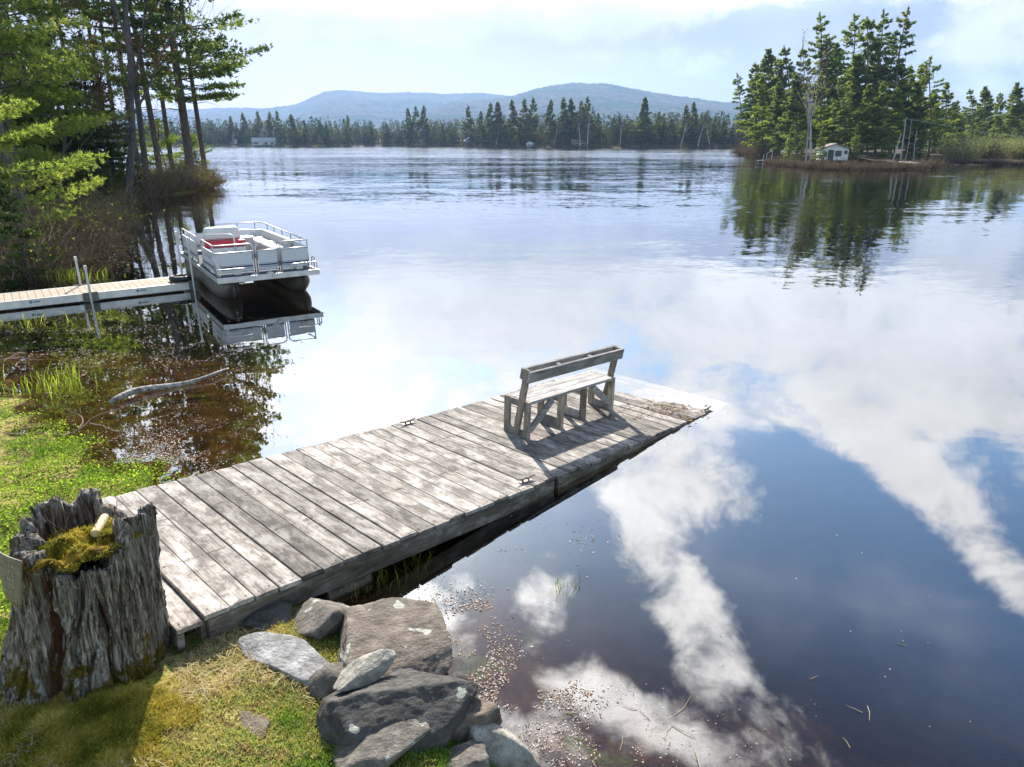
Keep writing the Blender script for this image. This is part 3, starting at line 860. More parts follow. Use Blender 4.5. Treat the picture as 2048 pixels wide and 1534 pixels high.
# warped little sign on the left side of the stump
def warped_sign():
    m, nt = mat('faded_sign'); P = coord(nt, 'Object')
    pbr(nt, ramp(nt, noi(nt, P, 18, 5, .6), [(.3, (.10, .09, .05)), (.7, (.24, .21, .13))]), .6, bump=noi(nt, P, 60, 3), bd=.003)
    root = empty('warped_sign', tuple(atY(35, 1160, 3.5)), label='small warped olive sign with faded pale writing fixed to the left side of the stump', cat='sign')
    O = Vector(root.location)
    w = np.array([2.80 - 2.2, 0, 0])
    # corner points in the world, left edge bends towards the viewer
    TL, TRr, BL, BR = (Vector(atY(-12, 1083, 3.62)), Vector(atY(44, 1122, 3.42)), Vector(atY(8, 1180, 3.50)), Vector(atY(43, 1212, 3.36)))
    pass
    nrm = (TRr - TL).cross(BL - TL).normalized()
    if nrm.y > 0: nrm = -nrm
    n = 14; vs = []; fs = []
    for i in range(n + 1):
        for j in range(n + 1):
            u, v = i / n, j / n
            p = (TL * (1 - u) + TRr * u) * (1 - v) + (BL * (1 - u) + BR * u) * v
            p = p + nrm * .035 * math.sin(u * 3.1) * (1 - .4 * v) - O
            vs.append(p)
    for i in range(n):
        for j in range(n):
            a = i * (n + 1) + j; fs.append((a, a + 1, a + n + 2, a + n + 1))
    o = MB().add(vs, fs).build('board', m, root, smooth=True)
    so_ = o.modifiers.new('solid', 'SOLIDIFY'); so_.thickness = .008; so_.offset = 0
    # faded writing, too worn to read
    m2, nt = mat('faded_writing'); pbr(nt, (.40, .42, .38), .7)
    b = MB(); r = random.Random(2)
    def pt(u, v, off):
        p = (TL * (1 - u) + TRr * u) * (1 - v) + (BL * (1 - u) + BR * u) * v
        return p + nrm * (.035 * math.sin(u * 3.1) * (1 - .4 * v) + off) - O
    for row in range(5):
        v0 = .14 + row * .15; u = .18
        while u < .86 - row * .02:
            wd = r.uniform(.035, .07)
            for kk in range(2):
                ua, ub = u + r.uniform(0, wd), u + r.uniform(0, wd)
                va, vb = (v0, v0 + .09) if kk == 0 else (v0 + r.choice((0, .045, .09)),) * 2
                if kk: ua, ub = u, u + wd
                w_ = .012
                q = [pt(ua, va, .0065), pt(ua + w_, va + (w_ if kk else 0), .0065), pt(ub + w_, vb + (w_ if kk else 0), .0065), pt(ub, vb, .0065)]
                b.add(q, [(0, 1, 2, 3)])
            u += wd + .03
    b.build('lettering', m2, root)
warped_sign()

# ------------------------------------------------------------------ rocks
def rock_mat(name, base, var=.5, lichen=.0, seed=0., warm=0.0):
    m, nt = mat(name)
    P = vm(nt, 'ADD', coord(nt, 'Object'), (seed, seed * 2, seed * 3))
    a = noi(nt, P, 7, 8, .7); b = noi(nt, P, 38, 6, .7); l = noi(nt, P, 6.5, 3, .5, .2); s = noi(nt, vm(nt, 'MULTIPLY', P, (4, 14, 30)), 1.2, 5, .6)
    d = tuple(x * .35 for x in base); li = tuple(min(.7, x * 1.75) for x in base)
    c = ramp(nt, a, [(.3, d), (.5, base), (.7, li)])
    c = mixc(nt, ma(nt, 'MULTIPLY', maprange(nt, b, .42, .30), .8), c, tuple(x * .25 for x in base))
    c = mixc(nt, ma(nt, 'MULTIPLY', maprange(nt, b, .60, .72), .8), c, tuple(min(.75, x * 2.2) for x in base))
    c = mixc(nt, ma(nt, 'MULTIPLY', maprange(nt, s, .55, .7), .35), c, (.16 + warm, .12 + warm * .4, .085))
    if lichen:
        c = mixc(nt, ma(nt, 'MULTIPLY', maprange(nt, l, .70 - lichen * .1, .72 - lichen * .1), .9), c, ramp(nt, b, [(.3, (.34, .36, .30)), (.7, (.6, .61, .52))]))
    pbr(nt, c, .85, bump=ma(nt, 'ADD', ma(nt, 'ADD', a, b), s), bd=.02, bs=.9, spec=.3)
    return m
RK = [rock_mat('rock_grey', (.175, .155, .13), lichen=.5), rock_mat('rock_dark', (.085, .08, .074), lichen=.3, seed=3.), rock_mat('rock_pale', (.36, .34, .29), seed=5., warm=.05), rock_mat('rock_slab', (.34, .335, .325), seed=9.), rock_mat('rock_brown', (.18, .15, .12), lichen=.6, seed=12., warm=.05)]
def rock(label, c, size, rot, mi, seed, planes=9, flat_top=None, rough=.045, name='rock'):
    import bmesh
    bm = bmesh.new(); bmesh.ops.create_icosphere(bm, subdivisions=6 if max(size) > .3 else 5, radius=1)
    D = np.array([v.co[:] for v in bm.verts]); D /= np.linalg.norm(D, axis=1)[:, None]
    F = np.array([[v.index for v in f.verts] for f in bm.faces]); bm.free()
    r = np.random.RandomState(seed)
    Nn = r.normal(size=(planes, 3)); Nn /= np.linalg.norm(Nn, axis=1)[:, None]
    hh = r.uniform(.62, .95, planes)
    ex = [((0, 0, -1), .6)]
    if flat_top is not None: ex.append((flat_top[:3], flat_top[3]))
    for n_, h_ in ex:
        Nn = np.vstack([Nn, np.array(n_) / np.linalg.norm(n_)]); hh = np.append(hh, h_)
    dots = D @ Nn.T
    rr = np.where(dots > .05, hh / np.maximum(dots, .05), 9)
    k = 110.0
    rad_ = -np.log(np.exp(-k * np.minimum(rr, 3)).sum(1)) / k
    rad_ = np.clip(rad_, .2, 1.25)
    nz = np.array([mnoise.fractal(Vector(d * 2.6 + seed), 1.0, 2.0, 6) for d in D])
    n2 = np.array([mnoise.fractal(Vector(d * 9 + seed * 2), .9, 2.0, 4) for d in D])
    rad_ = rad_ * (1 + rough * nz + rough * .35 * n2)
    V = D * rad_[:, None] * np.array(size)
    o = obj(name, npmesh(name, V, F, smooth=False), RK[mi])
    for p in o.data.polygons: p.use_smooth = True
    o.location = c; o.rotation_euler = tuple(rad(a) for a in rot)
    return tag(o, label, 'rock')
def rp(x, y, z):
    return tuple(at(x, y, z))
rock('dark rounded rock tucked against the near corner of the dock', rp(533, 1238, .16), (.24, .17, .15), (0, 0, 30), 1, 11, flat_top=(0, .1, 1, .75))
rock('tilted grey angular rock with a steep striped face near the dock edge', rp(642, 1252, .15), (.27, .19, .24), (20, -12, 40), 0, 23, flat_top=(-.3, .5, 1, .62))
rock('flat pale grey slab lying in the grass', rp(568, 1320, .215), (.34, .17, .075), (3, 2, -22), 3, 31, planes=10, flat_top=(0, 0, 1, .6), rough=.015)
rock('largest boulder, broad brown grey block with a flat top at the water edge', rp(787, 1325, .15), (.53, .46, .25), (6, 8, 35), 4, 7, flat_top=(.12, .1, 1, .72))
rock('small pale elongated stone resting on top of the largest boulder', rp(728, 1345, .39), (.20, .085, .07), (4, -5, 36), 2, 41, planes=12, name='stone')
rock('dark boulder with a steep front face below the largest boulder', rp(815, 1428, .12), (.46, .33, .34), (-6, 4, 18), 1, 53, flat_top=(0, .25, 1, .72))
rock('squared brown grey boulder standing in the water edge', rp(908, 1455, .05), (.30, .26, .28), (0, 8, 50), 4, 61, flat_top=(.1, .1, 1, .75))
rock('grey block with sharp edges in the lowest row above the lawn corner', rp(757, 1492, .20), (.27, .19, .17), (5, -6, 10), 0, 74, flat_top=(0, .1, 1, .7))
rock('pale mossy stone sloping into the water at the bottom of the photo', rp(985, 1515, .03), (.28, .14, .14), (10, 18, -25), 2, 83)
rock('small grey stone between the pale mossy stone and the grey block', rp(925, 1535, .10), (.18, .13, .13), (0, 0, 20), 0, 91, name='stone')
rock('little brown pebble sized stone wedged beside the squared boulder', rp(896, 1388, .08), (.055, .05, .06), (0, 0, 0), 4, 97, name='stone')
rock('small grey stone between the flat slab and the pale elongated stone', rp(676, 1372, .17), (.16, .13, .14), (0, 0, 15), 0, 101, name='stone')
rock('low brown rock almost buried in the lawn', rp(478, 1456, .185), (.24, .12, .05), (8, 0, -35), 4, 111, flat_top=(0, 0, 1, .7))
rock('small tan stone at the bottom edge below the grey block', rp(850, 1540, .10), (.10, .08, .07), (0, 0, 0), 2, 121, name='stone')

for px, py, z, sz, mi, sd_, lab in ((700, 1462, .20, (.10, .07, .06), 1, 151, 'small dark stone at the lawn side of the dark boulder'), (868, 1505, .10, (.11, .08, .07), 1, 152, 'small dark stone wedged below the squared boulder'),
        (1022, 1528, .01, (.10, .07, .05), 4, 153, 'small brown stone in the shallow water right of the pale mossy stone'), (915, 1362, .0, (.08, .06, .045), 1, 154, 'small dark stone in the water beside the largest boulder'),
        (618, 1262, .14, (.07, .06, .06), 1, 155, 'fist sized dark stone between the rounded rock and the tilted angular rock'), (960, 1448, .0, (.09, .06, .05), 0, 156, 'small grey stone in the water right of the squared boulder')):
    rock(lab, rp(px, py, z), sz, (0, 0, sd_ * 37 % 180), mi, sd_, name='stone')
# ------------------------------------------------------------------ grass, straw, moss tufts, marsh plants
def dockd(P):
    """True under / over the dock"""
    w = P - O1[:2]
    a = w @ (u1[:2] / np.linalg.norm(u1[:2])); b_ = w @ (v1[:2] / np.linalg.norm(v1[:2]))
    return (a > -.2) & (a < 8) & (b_ > -.0) & (b_ < DW)
def blades(P, z, r, h, w, tint, lean=.5):
    k = len(P)
    B = np.column_stack([P, z])
    d = rdir(r, k, 0) * [lean, lean, 0] + [0, 0, 1]
    d /= np.linalg.norm(d, axis=1)[:, None]
    a = r.uniform(0, 6.28, k); S = np.column_stack([np.cos(a), np.sin(a), np.zeros(k)]) * (w / 2)[:, None]
    mid = B + d * (h * .55)[:, None]
    tip = B + d * h[:, None] + np.column_stack([r.normal(0, .25, k) * h, r.normal(0, .25, k) * h, -.1 * h])
    V = np.stack([B - S, B + S, mid + S * .7, tip, mid - S * .7], 1).reshape(-1, 3)
    i = np.arange(k) * 5
    F = np.concatenate([np.stack([i, i + 1, i + 2], 1), np.stack([i, i + 2, i + 4], 1), np.stack([i + 4, i + 2, i + 3], 1)])
    return V, F, np.repeat(tint, 5)
GRASS = leaf_mat('grass_blade', [(0, (.55, .44, .22)), (.3, (.42, .36, .13)), (.45, (.28, .32, .07)), (.75, (.16, .28, .045)), (1, (.10, .22, .03))], .35, tcol=(1.2, 1.25, .7))
r = np.random.RandomState(12)
n = 170000
P = np.column_stack([r.uniform(-4.2, .4, n), r.uniform(2.2, 5.8, n)])
z, s = landz(P)
g = vnoise(P, .55, 41) * .6 + vnoise(P, .2, 42) * .4
keep = (s > .10) & ~dockd(P) & (np.hypot(P[:, 0] - SX, P[:, 1] - SY) > .5)
mossd = np.hypot(P[:, 0] + 2.5, P[:, 1] - 3.2)
keep &= (mossd > .45) | (r.rand(n) < .12)
keep &= ~((P[:, 0] < -2.9) & (P[:, 1] > 4.3))
keep &= r.rand(n) < np.clip(.45 + g, 0, 1)
P, z, s, g = P[keep], z[keep], s[keep], g[keep]; n = len(P)
lush = sm(g, .36, .62)
edge = np.exp(-(s / .35) ** 2)
lush = np.clip(lush + .5 * edge + .45 * sm(P[:, 0], -1.9, -1.1) - .1, 0, 1)
tint = np.clip(lush * .75 + r.normal(.05, .18, n), 0, 1)
h = r.uniform(.018, .045, n) * (1 + 1.0 * lush * r.rand(n)); w = r.uniform(.004, .009, n)
V, F, T = blades(P, z - .004, r, h, w, tint, .8)
o = obj('grass', npmesh('grass', V, F, T), GRASS); tag(o, 'short patchy green and straw coloured lawn grass', 'grass', kind='stuff')
# dry straw lying on the lawn
n = 17000
P = np.column_stack([r.uniform(-3.6, -.2, n), r.uniform(2.3, 4.6, n)])
z, s = landz(P)
k = (s > .55 + .3 * r.rand(n)) & ~dockd(P) & (vnoise(P, .45, 44) + .25 * np.exp(-((P[:, 0] + 2.0) / .35) ** 2) > .5) & (np.hypot(P[:, 0] - SX, P[:, 1] - SY) > .48)
P, z = P[k], z[k]; n = len(P)
U = rdir(r, n) * [1, 1, .22] * r.uniform(.015, .06, (n, 1)); W = np.cross(U, [0, 0, 1.]); W = W / np.linalg.norm(W, axis=1)[:, None] * .0016
V, F, T = quads(np.column_stack([P, z + r.uniform(.008, .03, n)]), U, W, r.rand(n))
STRAW = leaf_mat('straw', [(0, (.26, .19, .09)), (.5, (.48, .38, .2)), (1, (.62, .54, .36))], .2, tcol=(1, .95, .7))
o = obj('dry_straw', npmesh('dry_straw', V, F, T), STRAW); tag(o, 'pale dry straw matted over the lawn beside the stump', 'straw', kind='stuff')
# moss mound at the foot of the stump
n = 42000
P = np.column_stack([r.normal(-2.55, .38, n), r.normal(3.25, .26, n)])
z, s = landz(P)
d = np.hypot((P[:, 0] + 2.5), P[:, 1] - 3.2) + .35 * (vnoise(P, .2, 47) - .5)
k = (d < .55) & (s > 0)
P, z = P[k], z[k]; n = len(P)
bump_ = .045 * vnoise(P, .12, 48)
V, F, T = blades(P, z - .01, r, r.uniform(.02, .05, n) + bump_, np.full(n, .006), np.clip(vnoise(P, .16, 49) * .8 + .5 * vnoise(P, .05, 50) - .12 + r.normal(0, .2, n), 0, 1), .9)
o = obj('moss', npmesh('moss', V, F, T), MOSSL); tag(o, 'golden green moss mound at the foot of the stump', 'moss', kind='stuff')
# low leafy plants covering the wet corner left of the dock
MARSH = leaf_mat('marsh_leaf', [(0, (.05, .10, .015)), (.45, (.20, .33, .04)), (1, (.42, .54, .10))], .5, tcol=(1.2, 1.2, .6))
n = 150000
P = np.column_stack([r.uniform(-8.6, -2.2, n), r.uniform(4.3, 10.4, n)])
z, s = landz(P)
g = vnoise(P, .6, 51) * .55 + vnoise(P, .18, 52) * .45
dens = sm(s, -.3, .25) * sm(g, .22, .46) * (.18 + .82 * sm(P[:, 0] + (P[:, 1] - 6) * .35, -6.2, -4.2))
k = (s > -.3) & ~dockd(P) & (r.rand(n) < dens)
P, z, g = P[k], z[k], g[k]; n = len(P)
C = np.column_stack([P, np.maximum(z, 0) + r.uniform(.0, .075, n) * (g * 1.5)])
d = rdir(r, n, .9); U = np.cross(d, rdir(r, n)); U = U / np.linalg.norm(U, axis=1)[:, None] * r.uniform(.005, .012, (n, 1)); W = np.cross(d, U) * .8
V, F, T = quads(C, U, W, np.clip(g * .8 + r.normal(.08, .28, n), 0, 1))
o = obj('marsh_plants', npmesh('marsh_plants', V, F, T), MARSH); tag(o, 'bright green low leafy plants covering the wet shore left of the dock', 'ground cover', kind='stuff')
# blades among them
n = 9000
P = np.column_stack([r.uniform(-6.5, -2.3, n), r.uniform(4.3, 8, n)])
z, s = landz(P); k = (s > .05) & ~dockd(P) & (vnoise(P, .4, 55) > .45)
P, z = P[k], z[k]; n = len(P)
V, F, T = blades(P, z, r, r.uniform(.05, .16, n), np.full(n, .005), np.clip(r.normal(.75, .15, n), 0, 1), .6)
o = obj('marsh_grass', npmesh('marsh_grass', V, F, T), GRASS); tag(o, 'taller green grass among the low plants on the wet shore', 'grass', kind='stuff')

# reed clumps standing in the shallows
REED = leaf_mat('reed_blade', [(0, (.16, .22, .03)), (.5, (.28, .38, .05)), (1, (.48, .50, .14))], .4)
def reeds(px, py, n, rx, ry, hgt, label, seed):
    r = np.random.RandomState(seed)
    c = at(px, py, 0)
    P = np.column_stack([r.normal(0, rx, n), r.normal(0, ry, n)])
    V, F, T = blades(P, np.full(n, -.06), r, .06 + r.uniform(.35, 1, n) * hgt, np.full(n, .010 if hgt > .2 else .007) * (1 + c[1] / 20), r.rand(n), .35)
    V = np.vstack([V, [[0, 0, -.25]]]); i5 = np.arange(n) * 5; F = np.concatenate([F, np.stack([i5 + 1, i5, np.full(n, len(V) - 1)], 1)]); T = np.append(T, .3)
    o = obj('reed_clump', npmesh('reed_clump', V, F, T), REED); o.location = tuple(c)
    return tag(o, label, 'reeds')
reeds(95, 772, 90, .42, .22, .34, 'dense clump of yellow green reeds near the left edge, closest to the driftwood', 1)
reeds(150, 745, 26, .25, .15, .3, 'thin clump of reeds just behind the dense reed clump', 2)
reeds(130, 552, 110, .55, .25, .38, 'yellow green reeds on the far side of the aluminium dock', 3)
reeds(50, 645, 30, .5, .2, .3, 'sparse reeds on the near side of the aluminium dock', 4)
reeds(1125, 1168, 7, .05, .04, .17, 'few green reed blades alone in open water right of the dock', 5)
reeds(1110, 1172, 5, .015, .02, .09, 'tiny tuft of reeds beside the reed blades in open water', 6)
reeds(860, 1218, 12, .03, .03, .10, 'little tuft of green reeds with a dark twig near the large boulder', 7)
for i, (px, py) in enumerate(((705, 1190), (775, 1150), (835, 1120), (740, 1165))):
    reeds(px, py, 16, .10, .06, .14, ('small dark green water plants under the dock edge, nearest the rocks', 'small dark green water plants under the middle of the dock edge', 'small dark green water plants under the dock edge, farthest from the rocks', 'small dark green water plants beside the short log under the dock')[i], 20 + i)

# ------------------------------------------------------------------ driftwood and floating bits
b = MB()
A_, B_ = at(222, 808, .02), at(457, 741, .015)
pts = []
for t in np.linspace(0, 1, 14):
    p = A_ * (1 - t) + B_ * t
    q = np.array([-(B_ - A_)[1], (B_ - A_)[0], 0]) / np.linalg.norm(B_ - A_)
    pts.append(p + q * (.14 * math.sin(t * 2 * math.pi) * (1 - .2 * t)) + np.array([0, 0, .03 + .02 * math.sin(t * 9)]))
b.tube(pts, [.03, .042, .046, .05, .05, .048, .045, .04, .034, .03, .026, .022, .018, .012], 12)
m, nt = mat('driftwood'); P_ = coord(nt, 'Object')
pbr(nt, ramp(nt, noi(nt, P_, 14, 6, .65), [(.35, (.12, .085, .05)), (.5, (.34, .31, .27)), (.66, (.62, .60, .56))]), .8, bump=noi(nt, P_, 30, 5), bd=.02)
tag(b.build('driftwood', m, smooth=True), 'long pale driftwood branch lying in the shallow water', 'driftwood')
def twigpile(px, py, label, seed, L=.5, n=7, z=.03):
    r = np.random.RandomState(seed); b = MB(); c = at(px, py, z)
    for i in range(n):
        a = r.uniform(0, 6.28); p = Vector((r.normal(0, L * .3), r.normal(0, L * .2), 0)); d = Vector((math.cos(a), math.sin(a), .08)); pts = [p]
        for s in range(6):
            d = (d + Vector((r.normal(0, .3), r.normal(0, .3), r.normal(0, .06)))).normalized(); p = p + d * L / 6; p.z = max(p.z, -.01); pts.append(p)
        b.tube(pts, list(np.linspace(.009, .003, len(pts))), 5, t=.9)
    o = b.build('dead_branch', TWIG); o.location = tuple(c)
    return tag(o, label, 'branch')
twigpile(120, 860, 'bleached bent twigs lying on the wet shore', 1, .75, 6, .06)
twigpile(40, 715, 'small grey dead branch at the left edge near the reeds', 2, .7, 4)
twigpile(215, 740, 'pale stick half sunk between the reeds and the driftwood', 3, .9, 2, .01)
FLOAT = leaf_mat('floating_bits', [(0, (.12, .08, .05)), (.5, (.34, .26, .20)), (1, (.72, .66, .60))], .1, tcol=(1, 1, 1))
def floats(regs, name, label, cat, seed):
    r = np.random.RandomState(seed)
    C, U, W, T = [], [], [], []
    for px, py, rx, ry, n, sz, asp in regs:
        q = np.column_stack([r.normal(px, rx, n), r.normal(py, ry, n)])
        q = q[(q[:, 1] > 420)]
        w = np.array([at(a, b_, .006) for a, b_ in q])
        zz, s = landz(w[:, :2])
        cl = vnoise(w[:, :2], .35, 61) * .6 + vnoise(w[:, :2], .11, 62) * .4
        k = (s < .02) & ~dockd(w[:, :2]) & (cl > .48)
        w = w[k]; n = len(w)
        if not n: continue
        a = r.uniform(0, 6.28, n); ln = r.uniform(.4, 1.0, n) * sz
        u = np.column_stack([np.cos(a) * ln, np.sin(a) * ln, r.normal(0, .12, n) * ln])
        wd = np.column_stack([-np.sin(a) * ln * asp, np.cos(a) * ln * asp, r.normal(0, .1, n) * ln])
        C.append(w); U.append(u); W.append(wd); T.append(r.rand(n))
    V, F, T = quads(np.concatenate(C), np.concatenate(U), np.concatenate(W), np.concatenate(T))
    o = obj(name, npmesh(name, V, F, T), FLOAT); tag(o, label, cat, kind='stuff')
floats([(300, 700, 170, 45, 3800, .017, .32), (150, 660, 110, 40, 2400, .018, .32), (330, 505, 90, 22, 1600, .026, .32), (420, 830, 70, 40, 1300, .018, .10), (330, 910, 60, 35, 2600, .014, .4), (470, 690, 70, 35, 700, .016, .25), (450, 880, 70, 35, 300, .012, .3), (80, 720, 70, 40, 600, .018, .35)],
       'floating_debris', 'scattered floating leaf bits and dead weed among the shallows left of the dock', 'debris', 31)
floats([(985, 1330, 45, 40, 900, .0065, .7), (1010, 1385, 45, 22, 600, .006, .7), (930, 1290, 40, 30, 350, .007, .6), (1080, 1480, 110, 45, 1100, .007, .5), (1220, 1500, 90, 30, 500, .007, .4), (890, 1190, 50, 22, 220, .007, .6), (1130, 1390, 40, 20, 400, .008, .6), (940, 1210, 40, 20, 250, .01, .6), (1400, 1200, 420, 200, 300, .007, .6), (1100, 1080, 60, 20, 120, .01, .5)],
       'floating_specks', 'pale floating specks and bits of bark on the water in front of the rocks', 'debris', 33)
b = MB(); r = np.random.RandomState(6)
for px, py, L in ((1345, 1452, .16), (1350, 1430, .2), (1300, 1440, .12), (1155, 1425, .14), (1095, 1380, .12), (1620, 1358, .08), (1735, 1412, .13), (1725, 1425, .09), (1700, 1495, .08), (1130, 1425, .1), (1390, 1500, .25), (1275, 1420, .1), (1812, 1292, .06), (1330, 1480, .15), (1240, 1500, .12), (865, 1222, .16)):
    c = at(px, py, .004); a = r.uniform(0, 6.28)
    b.tube([c, c + np.array([math.cos(a), math.sin(a), .1]) * L * .5, c + np.array([math.cos(a + r.normal(0, .12)), math.sin(a + r.normal(0, .12)), .02]) * L], [.0024, .002, .001], 5, t=r.uniform(.3, 1))
tag(b.build('floating_twigs', STRAW), 'thin pale twigs and straws floating on the dark water', 'twigs', kind='stuff')
# ------------------------------------------------------------------ pontoon boat
def plain(name, c, rough=.5, metal=0., var=.12, sc=6, bump=0):
    m, nt = mat(name)
    P = coord(nt)
    n1 = noi(nt, P, sc, 6, .65)
    col = ramp(nt, n1, [(.3, tuple(x * (1 - var) for x in c)), (.7, tuple(min(1, x * (1 + var)) for x in c))])
    pbr(nt, col, rough, metal, bump=noi(nt, P, sc * 6, 3) if bump else None, bd=bump or .01)
    return m
ALU = plain('aluminium', (.62, .63, .64), .42, .75, .2, 4)
ALUW = plain('aluminium_worn', (.17, .155, .13), .6, .25, .35, 5, .004)
PANEL = plain('white_panel', (.80, .82, .84), .4, 0, .05, 3)
NAVY = plain('navy_stripe', (.03, .045, .12), .5)
GREYS = plain('grey_stripe', (.33, .36, .42), .5)
CARPET = plain('deck_carpet', (.07, .085, .10), .95, 0, .25, 30, .004)
VWHITE = plain('white_vinyl', (.74, .75, .75), .45, 0, .08, 5)
VRED = plain('red_vinyl', (.55, .02, .04), .4)
VGREY = plain('grey_vinyl', (.50, .50, .50), .5, 0, .1, 4)
LENS = plain('lamp_lens', (.70, .72, .66), .15)
BLACK = plain('black_rubber', (.018, .02, .022), .6, 0, .3, 9, .003)
PIPE = plain('white_pipe', (.62, .64, .66), .35, .3)
ang = rad(33.0)
B0_ = np.array([-6.79, 16.05, 0])
boat = empty('pontoon_boat', tuple(B0_), ang, 'white and grey pontoon boat with a red and white seat moored at the aluminium dock', 'boat')
BW, BL, DZ = 2.38, 5.0, .60
# pontoons
for x in (.34, BW - .34):
    b = MB(); ys = [.10, .16, .30, .55, .9, 1.3, BL * .5, BL - .5, BL - .1]
    rr = [.03, .10, .18, .25, .285, .30, .30, .30, .29]
    zc = [.42, .37, .31, .25, .215, .20, .20, .20, .20]
    n = 20; vs = []; fs = []
    for y, q, z in zip(ys, rr, zc):
        for k in range(n):
            a = 2 * math.pi * k / n
            vs.append((x + math.cos(a) * min(q, .30), y, z + math.sin(a) * (q if math.sin(a) < 0 else min(q, .47 - z + .03))))
    for i in range(len(ys) - 1):
        for k in range(n):
            fs.append((i * n + k, i * n + (k + 1) % n, (i + 1) * n + (k + 1) % n, (i + 1) * n + k))
    fs.append(tuple(range(n))); fs.append(tuple((len(ys) - 1) * n + k for k in range(n - 1, -1, -1)))
    b.add(vs, fs)
    b.box((x, .10, .30), (.02, .05, .36))                     # keel plate on the nose
    b.build('pontoon', ALUW, boat, smooth=True)
    for y in np.arange(.5, BL, .9): MB().box((x, y, .505), (.34, .06, .05)).build('bracket', ALUW, boat)
# deck
b = MB(); b.box((BW / 2, BL / 2, DZ - .02), (BW - .06, BL - .06, .035)); b.build('deck', CARPET, boat)
b = MB()
b.box((BW / 2, 0, DZ - .055), (BW + .02, .045, .13)); b.box((BW / 2, BL, DZ - .055), (BW + .02, .045, .13))
b.box((0, BL / 2, DZ - .055), (.035, BL - .05, .10)); b.box((BW, BL / 2, DZ - .055), (.035, BL - .05, .10))
b.build('deck_trim', ALU, boat, bevel=.006)
# fences: panels with stripes, tube frames
FZ0, FZ1, FR = DZ + .04, DZ + .50, DZ + .68
IN = .08
def panel(p0, p1, name='fence_panel'):
    """white panel between two floor points with the stripes on its outer face"""
    p0, p1 = Vector((*p0, 0)), Vector((*p1, 0)); d = (p1 - p0); L = d.length; d.normalize(); nrm = Vector((d.y, -d.x, 0))
    c = (p0 + p1) / 2
    m = Matrix((d, Vector((-d.y, d.x, 0)), Vector((0, 0, 1)))).transposed()
    b = MB().box(c + Vector((0, 0, (FZ0 + FZ1) / 2)), (L - .03, .012, FZ1 - FZ0 - .02), m)
    o = b.build(name, PANEL, boat)
    for z, hh, mt, nm in ((FZ0 + .115, .035, NAVY, 'stripe'), (FZ0 + .065, .022, GREYS, 'stripe'), (FZ0 + .155, .012, GREYS, 'stripe')):
        b = MB()
        for sgn in (1, -1):
            b.box(c + nrm * .0085 * sgn + Vector((0, 0, z)), (L - .04, .004, hh), m)
        b.build(nm, mt, o)
    return o
def tubes(paths, name='rail', r=.017, mt=None):
    b = MB()
    for p in paths: b.tube(p, r, 8)
    return b.build(name, mt or ALU, boat, smooth=True)
FY = .52          # front fence stands back from the bow
x0, x1 = IN, BW - IN
xa, xb, xc, xd = x0, .98, 1.04, 1.56
xe = 1.62
panel((xa + .10, FY), (xb - .02, FY)); panel((xc + .02, FY), (xd - .02, FY), 'gate_panel'); panel((xe + .02, FY), (x1, FY))
panel((x0, FY + .10), (x0, 2.0)); panel((x0, 2.75), (x0, BL - .15)); panel((x1, FY), (x1, BL - .15)); panel((x0, BL - .15), (x1, BL - .15))
# rounded front left corner
b = MB(); n = 6; vs = []; fs = []
for i in range(n + 1):
    a = math.pi / 2 * i / n
    cx, cyy = x0 + .10 - .10 * math.cos(a), FY + .10 - .10 * math.sin(a)
    for z in (FZ0 + .01, FZ1 - .01): vs.append((cx, cyy, z))
for i in range(n): fs.append((2 * i, 2 * i + 2, 2 * i + 3, 2 * i + 1))
b.add(vs, fs); b.build('corner_panel', PANEL, boat, smooth=True)
tubes([rounded([(x0, 2.0, DZ), (x0, 2.0, FR), (x0, FY, FR), (xb, FY, FR), (xb, FY, DZ)], .13),
       rounded([(x0, 2.0, FZ1), (x0, FY, FZ1), (xb, FY, FZ1)], .10), [(x0, FY + .12, DZ), (x0, FY + .12, FR)], [(x0 + .1, FY, FZ0), (xb, FY, FZ0)], [(x0, FY + .1, FZ0), (x0, 2.0, FZ0)],
       [(x0 + .012, FY + .06, DZ), (x0 + .012, FY + .06, FZ1)]])
tubes([rounded([(xc, FY, DZ), (xc, FY, FR + .01), (xd, FY, FR + .01), (xd, FY, DZ)], .14), [(xc, FY, FZ1), (xd, FY, FZ1)], [(xc, FY, FZ0), (xd, FY, FZ0)]], 'gate_frame')
tubes([rounded([(xe, FY, DZ), (xe, FY, FR), (x1, FY, FR)], .14), [(xe, FY, FZ1), (x1, FY, FZ1)], [(xe, FY, FZ0), (x1, FY, FZ0)], [(x1, FY, DZ), (x1, FY, FR)],
       rounded([(x1, FY, FR - .01), (x1, BL - .15, FR + .05), (x0 + .9, BL - .15, FR + .05)], .35), rounded([(x1, FY, FZ1), (x1, BL - .15, FZ1), (x0, BL - .15, FZ1)], .1)]
      + [[(x1, y, DZ), (x1, y, FR + .03)] for y in (1.1, 1.9, 2.7, 3.5, 4.2)] + [[(x, BL - .15, DZ), (x, BL - .15, FR + .04)] for x in (1.6, 2.1)])
tubes([rounded([(x0, 2.75, DZ), (x0, 2.75, FR), (x0, BL - .15, FR), (x0, BL - .15, DZ)], .13), [(x0, 2.75, FZ1), (x0, BL - .15, FZ1)], [(x0, 3.6, DZ), (x0, 3.6, FR)]])
tubes([rounded([(x0 + .05, 2.02, DZ), (x0 + .05, 2.02, FR + .10), (x0 + .75, 1.75, FR + .10), (x0 + .75, 1.75, DZ + .2)], .12)], 'side_gate', .02, PIPE)
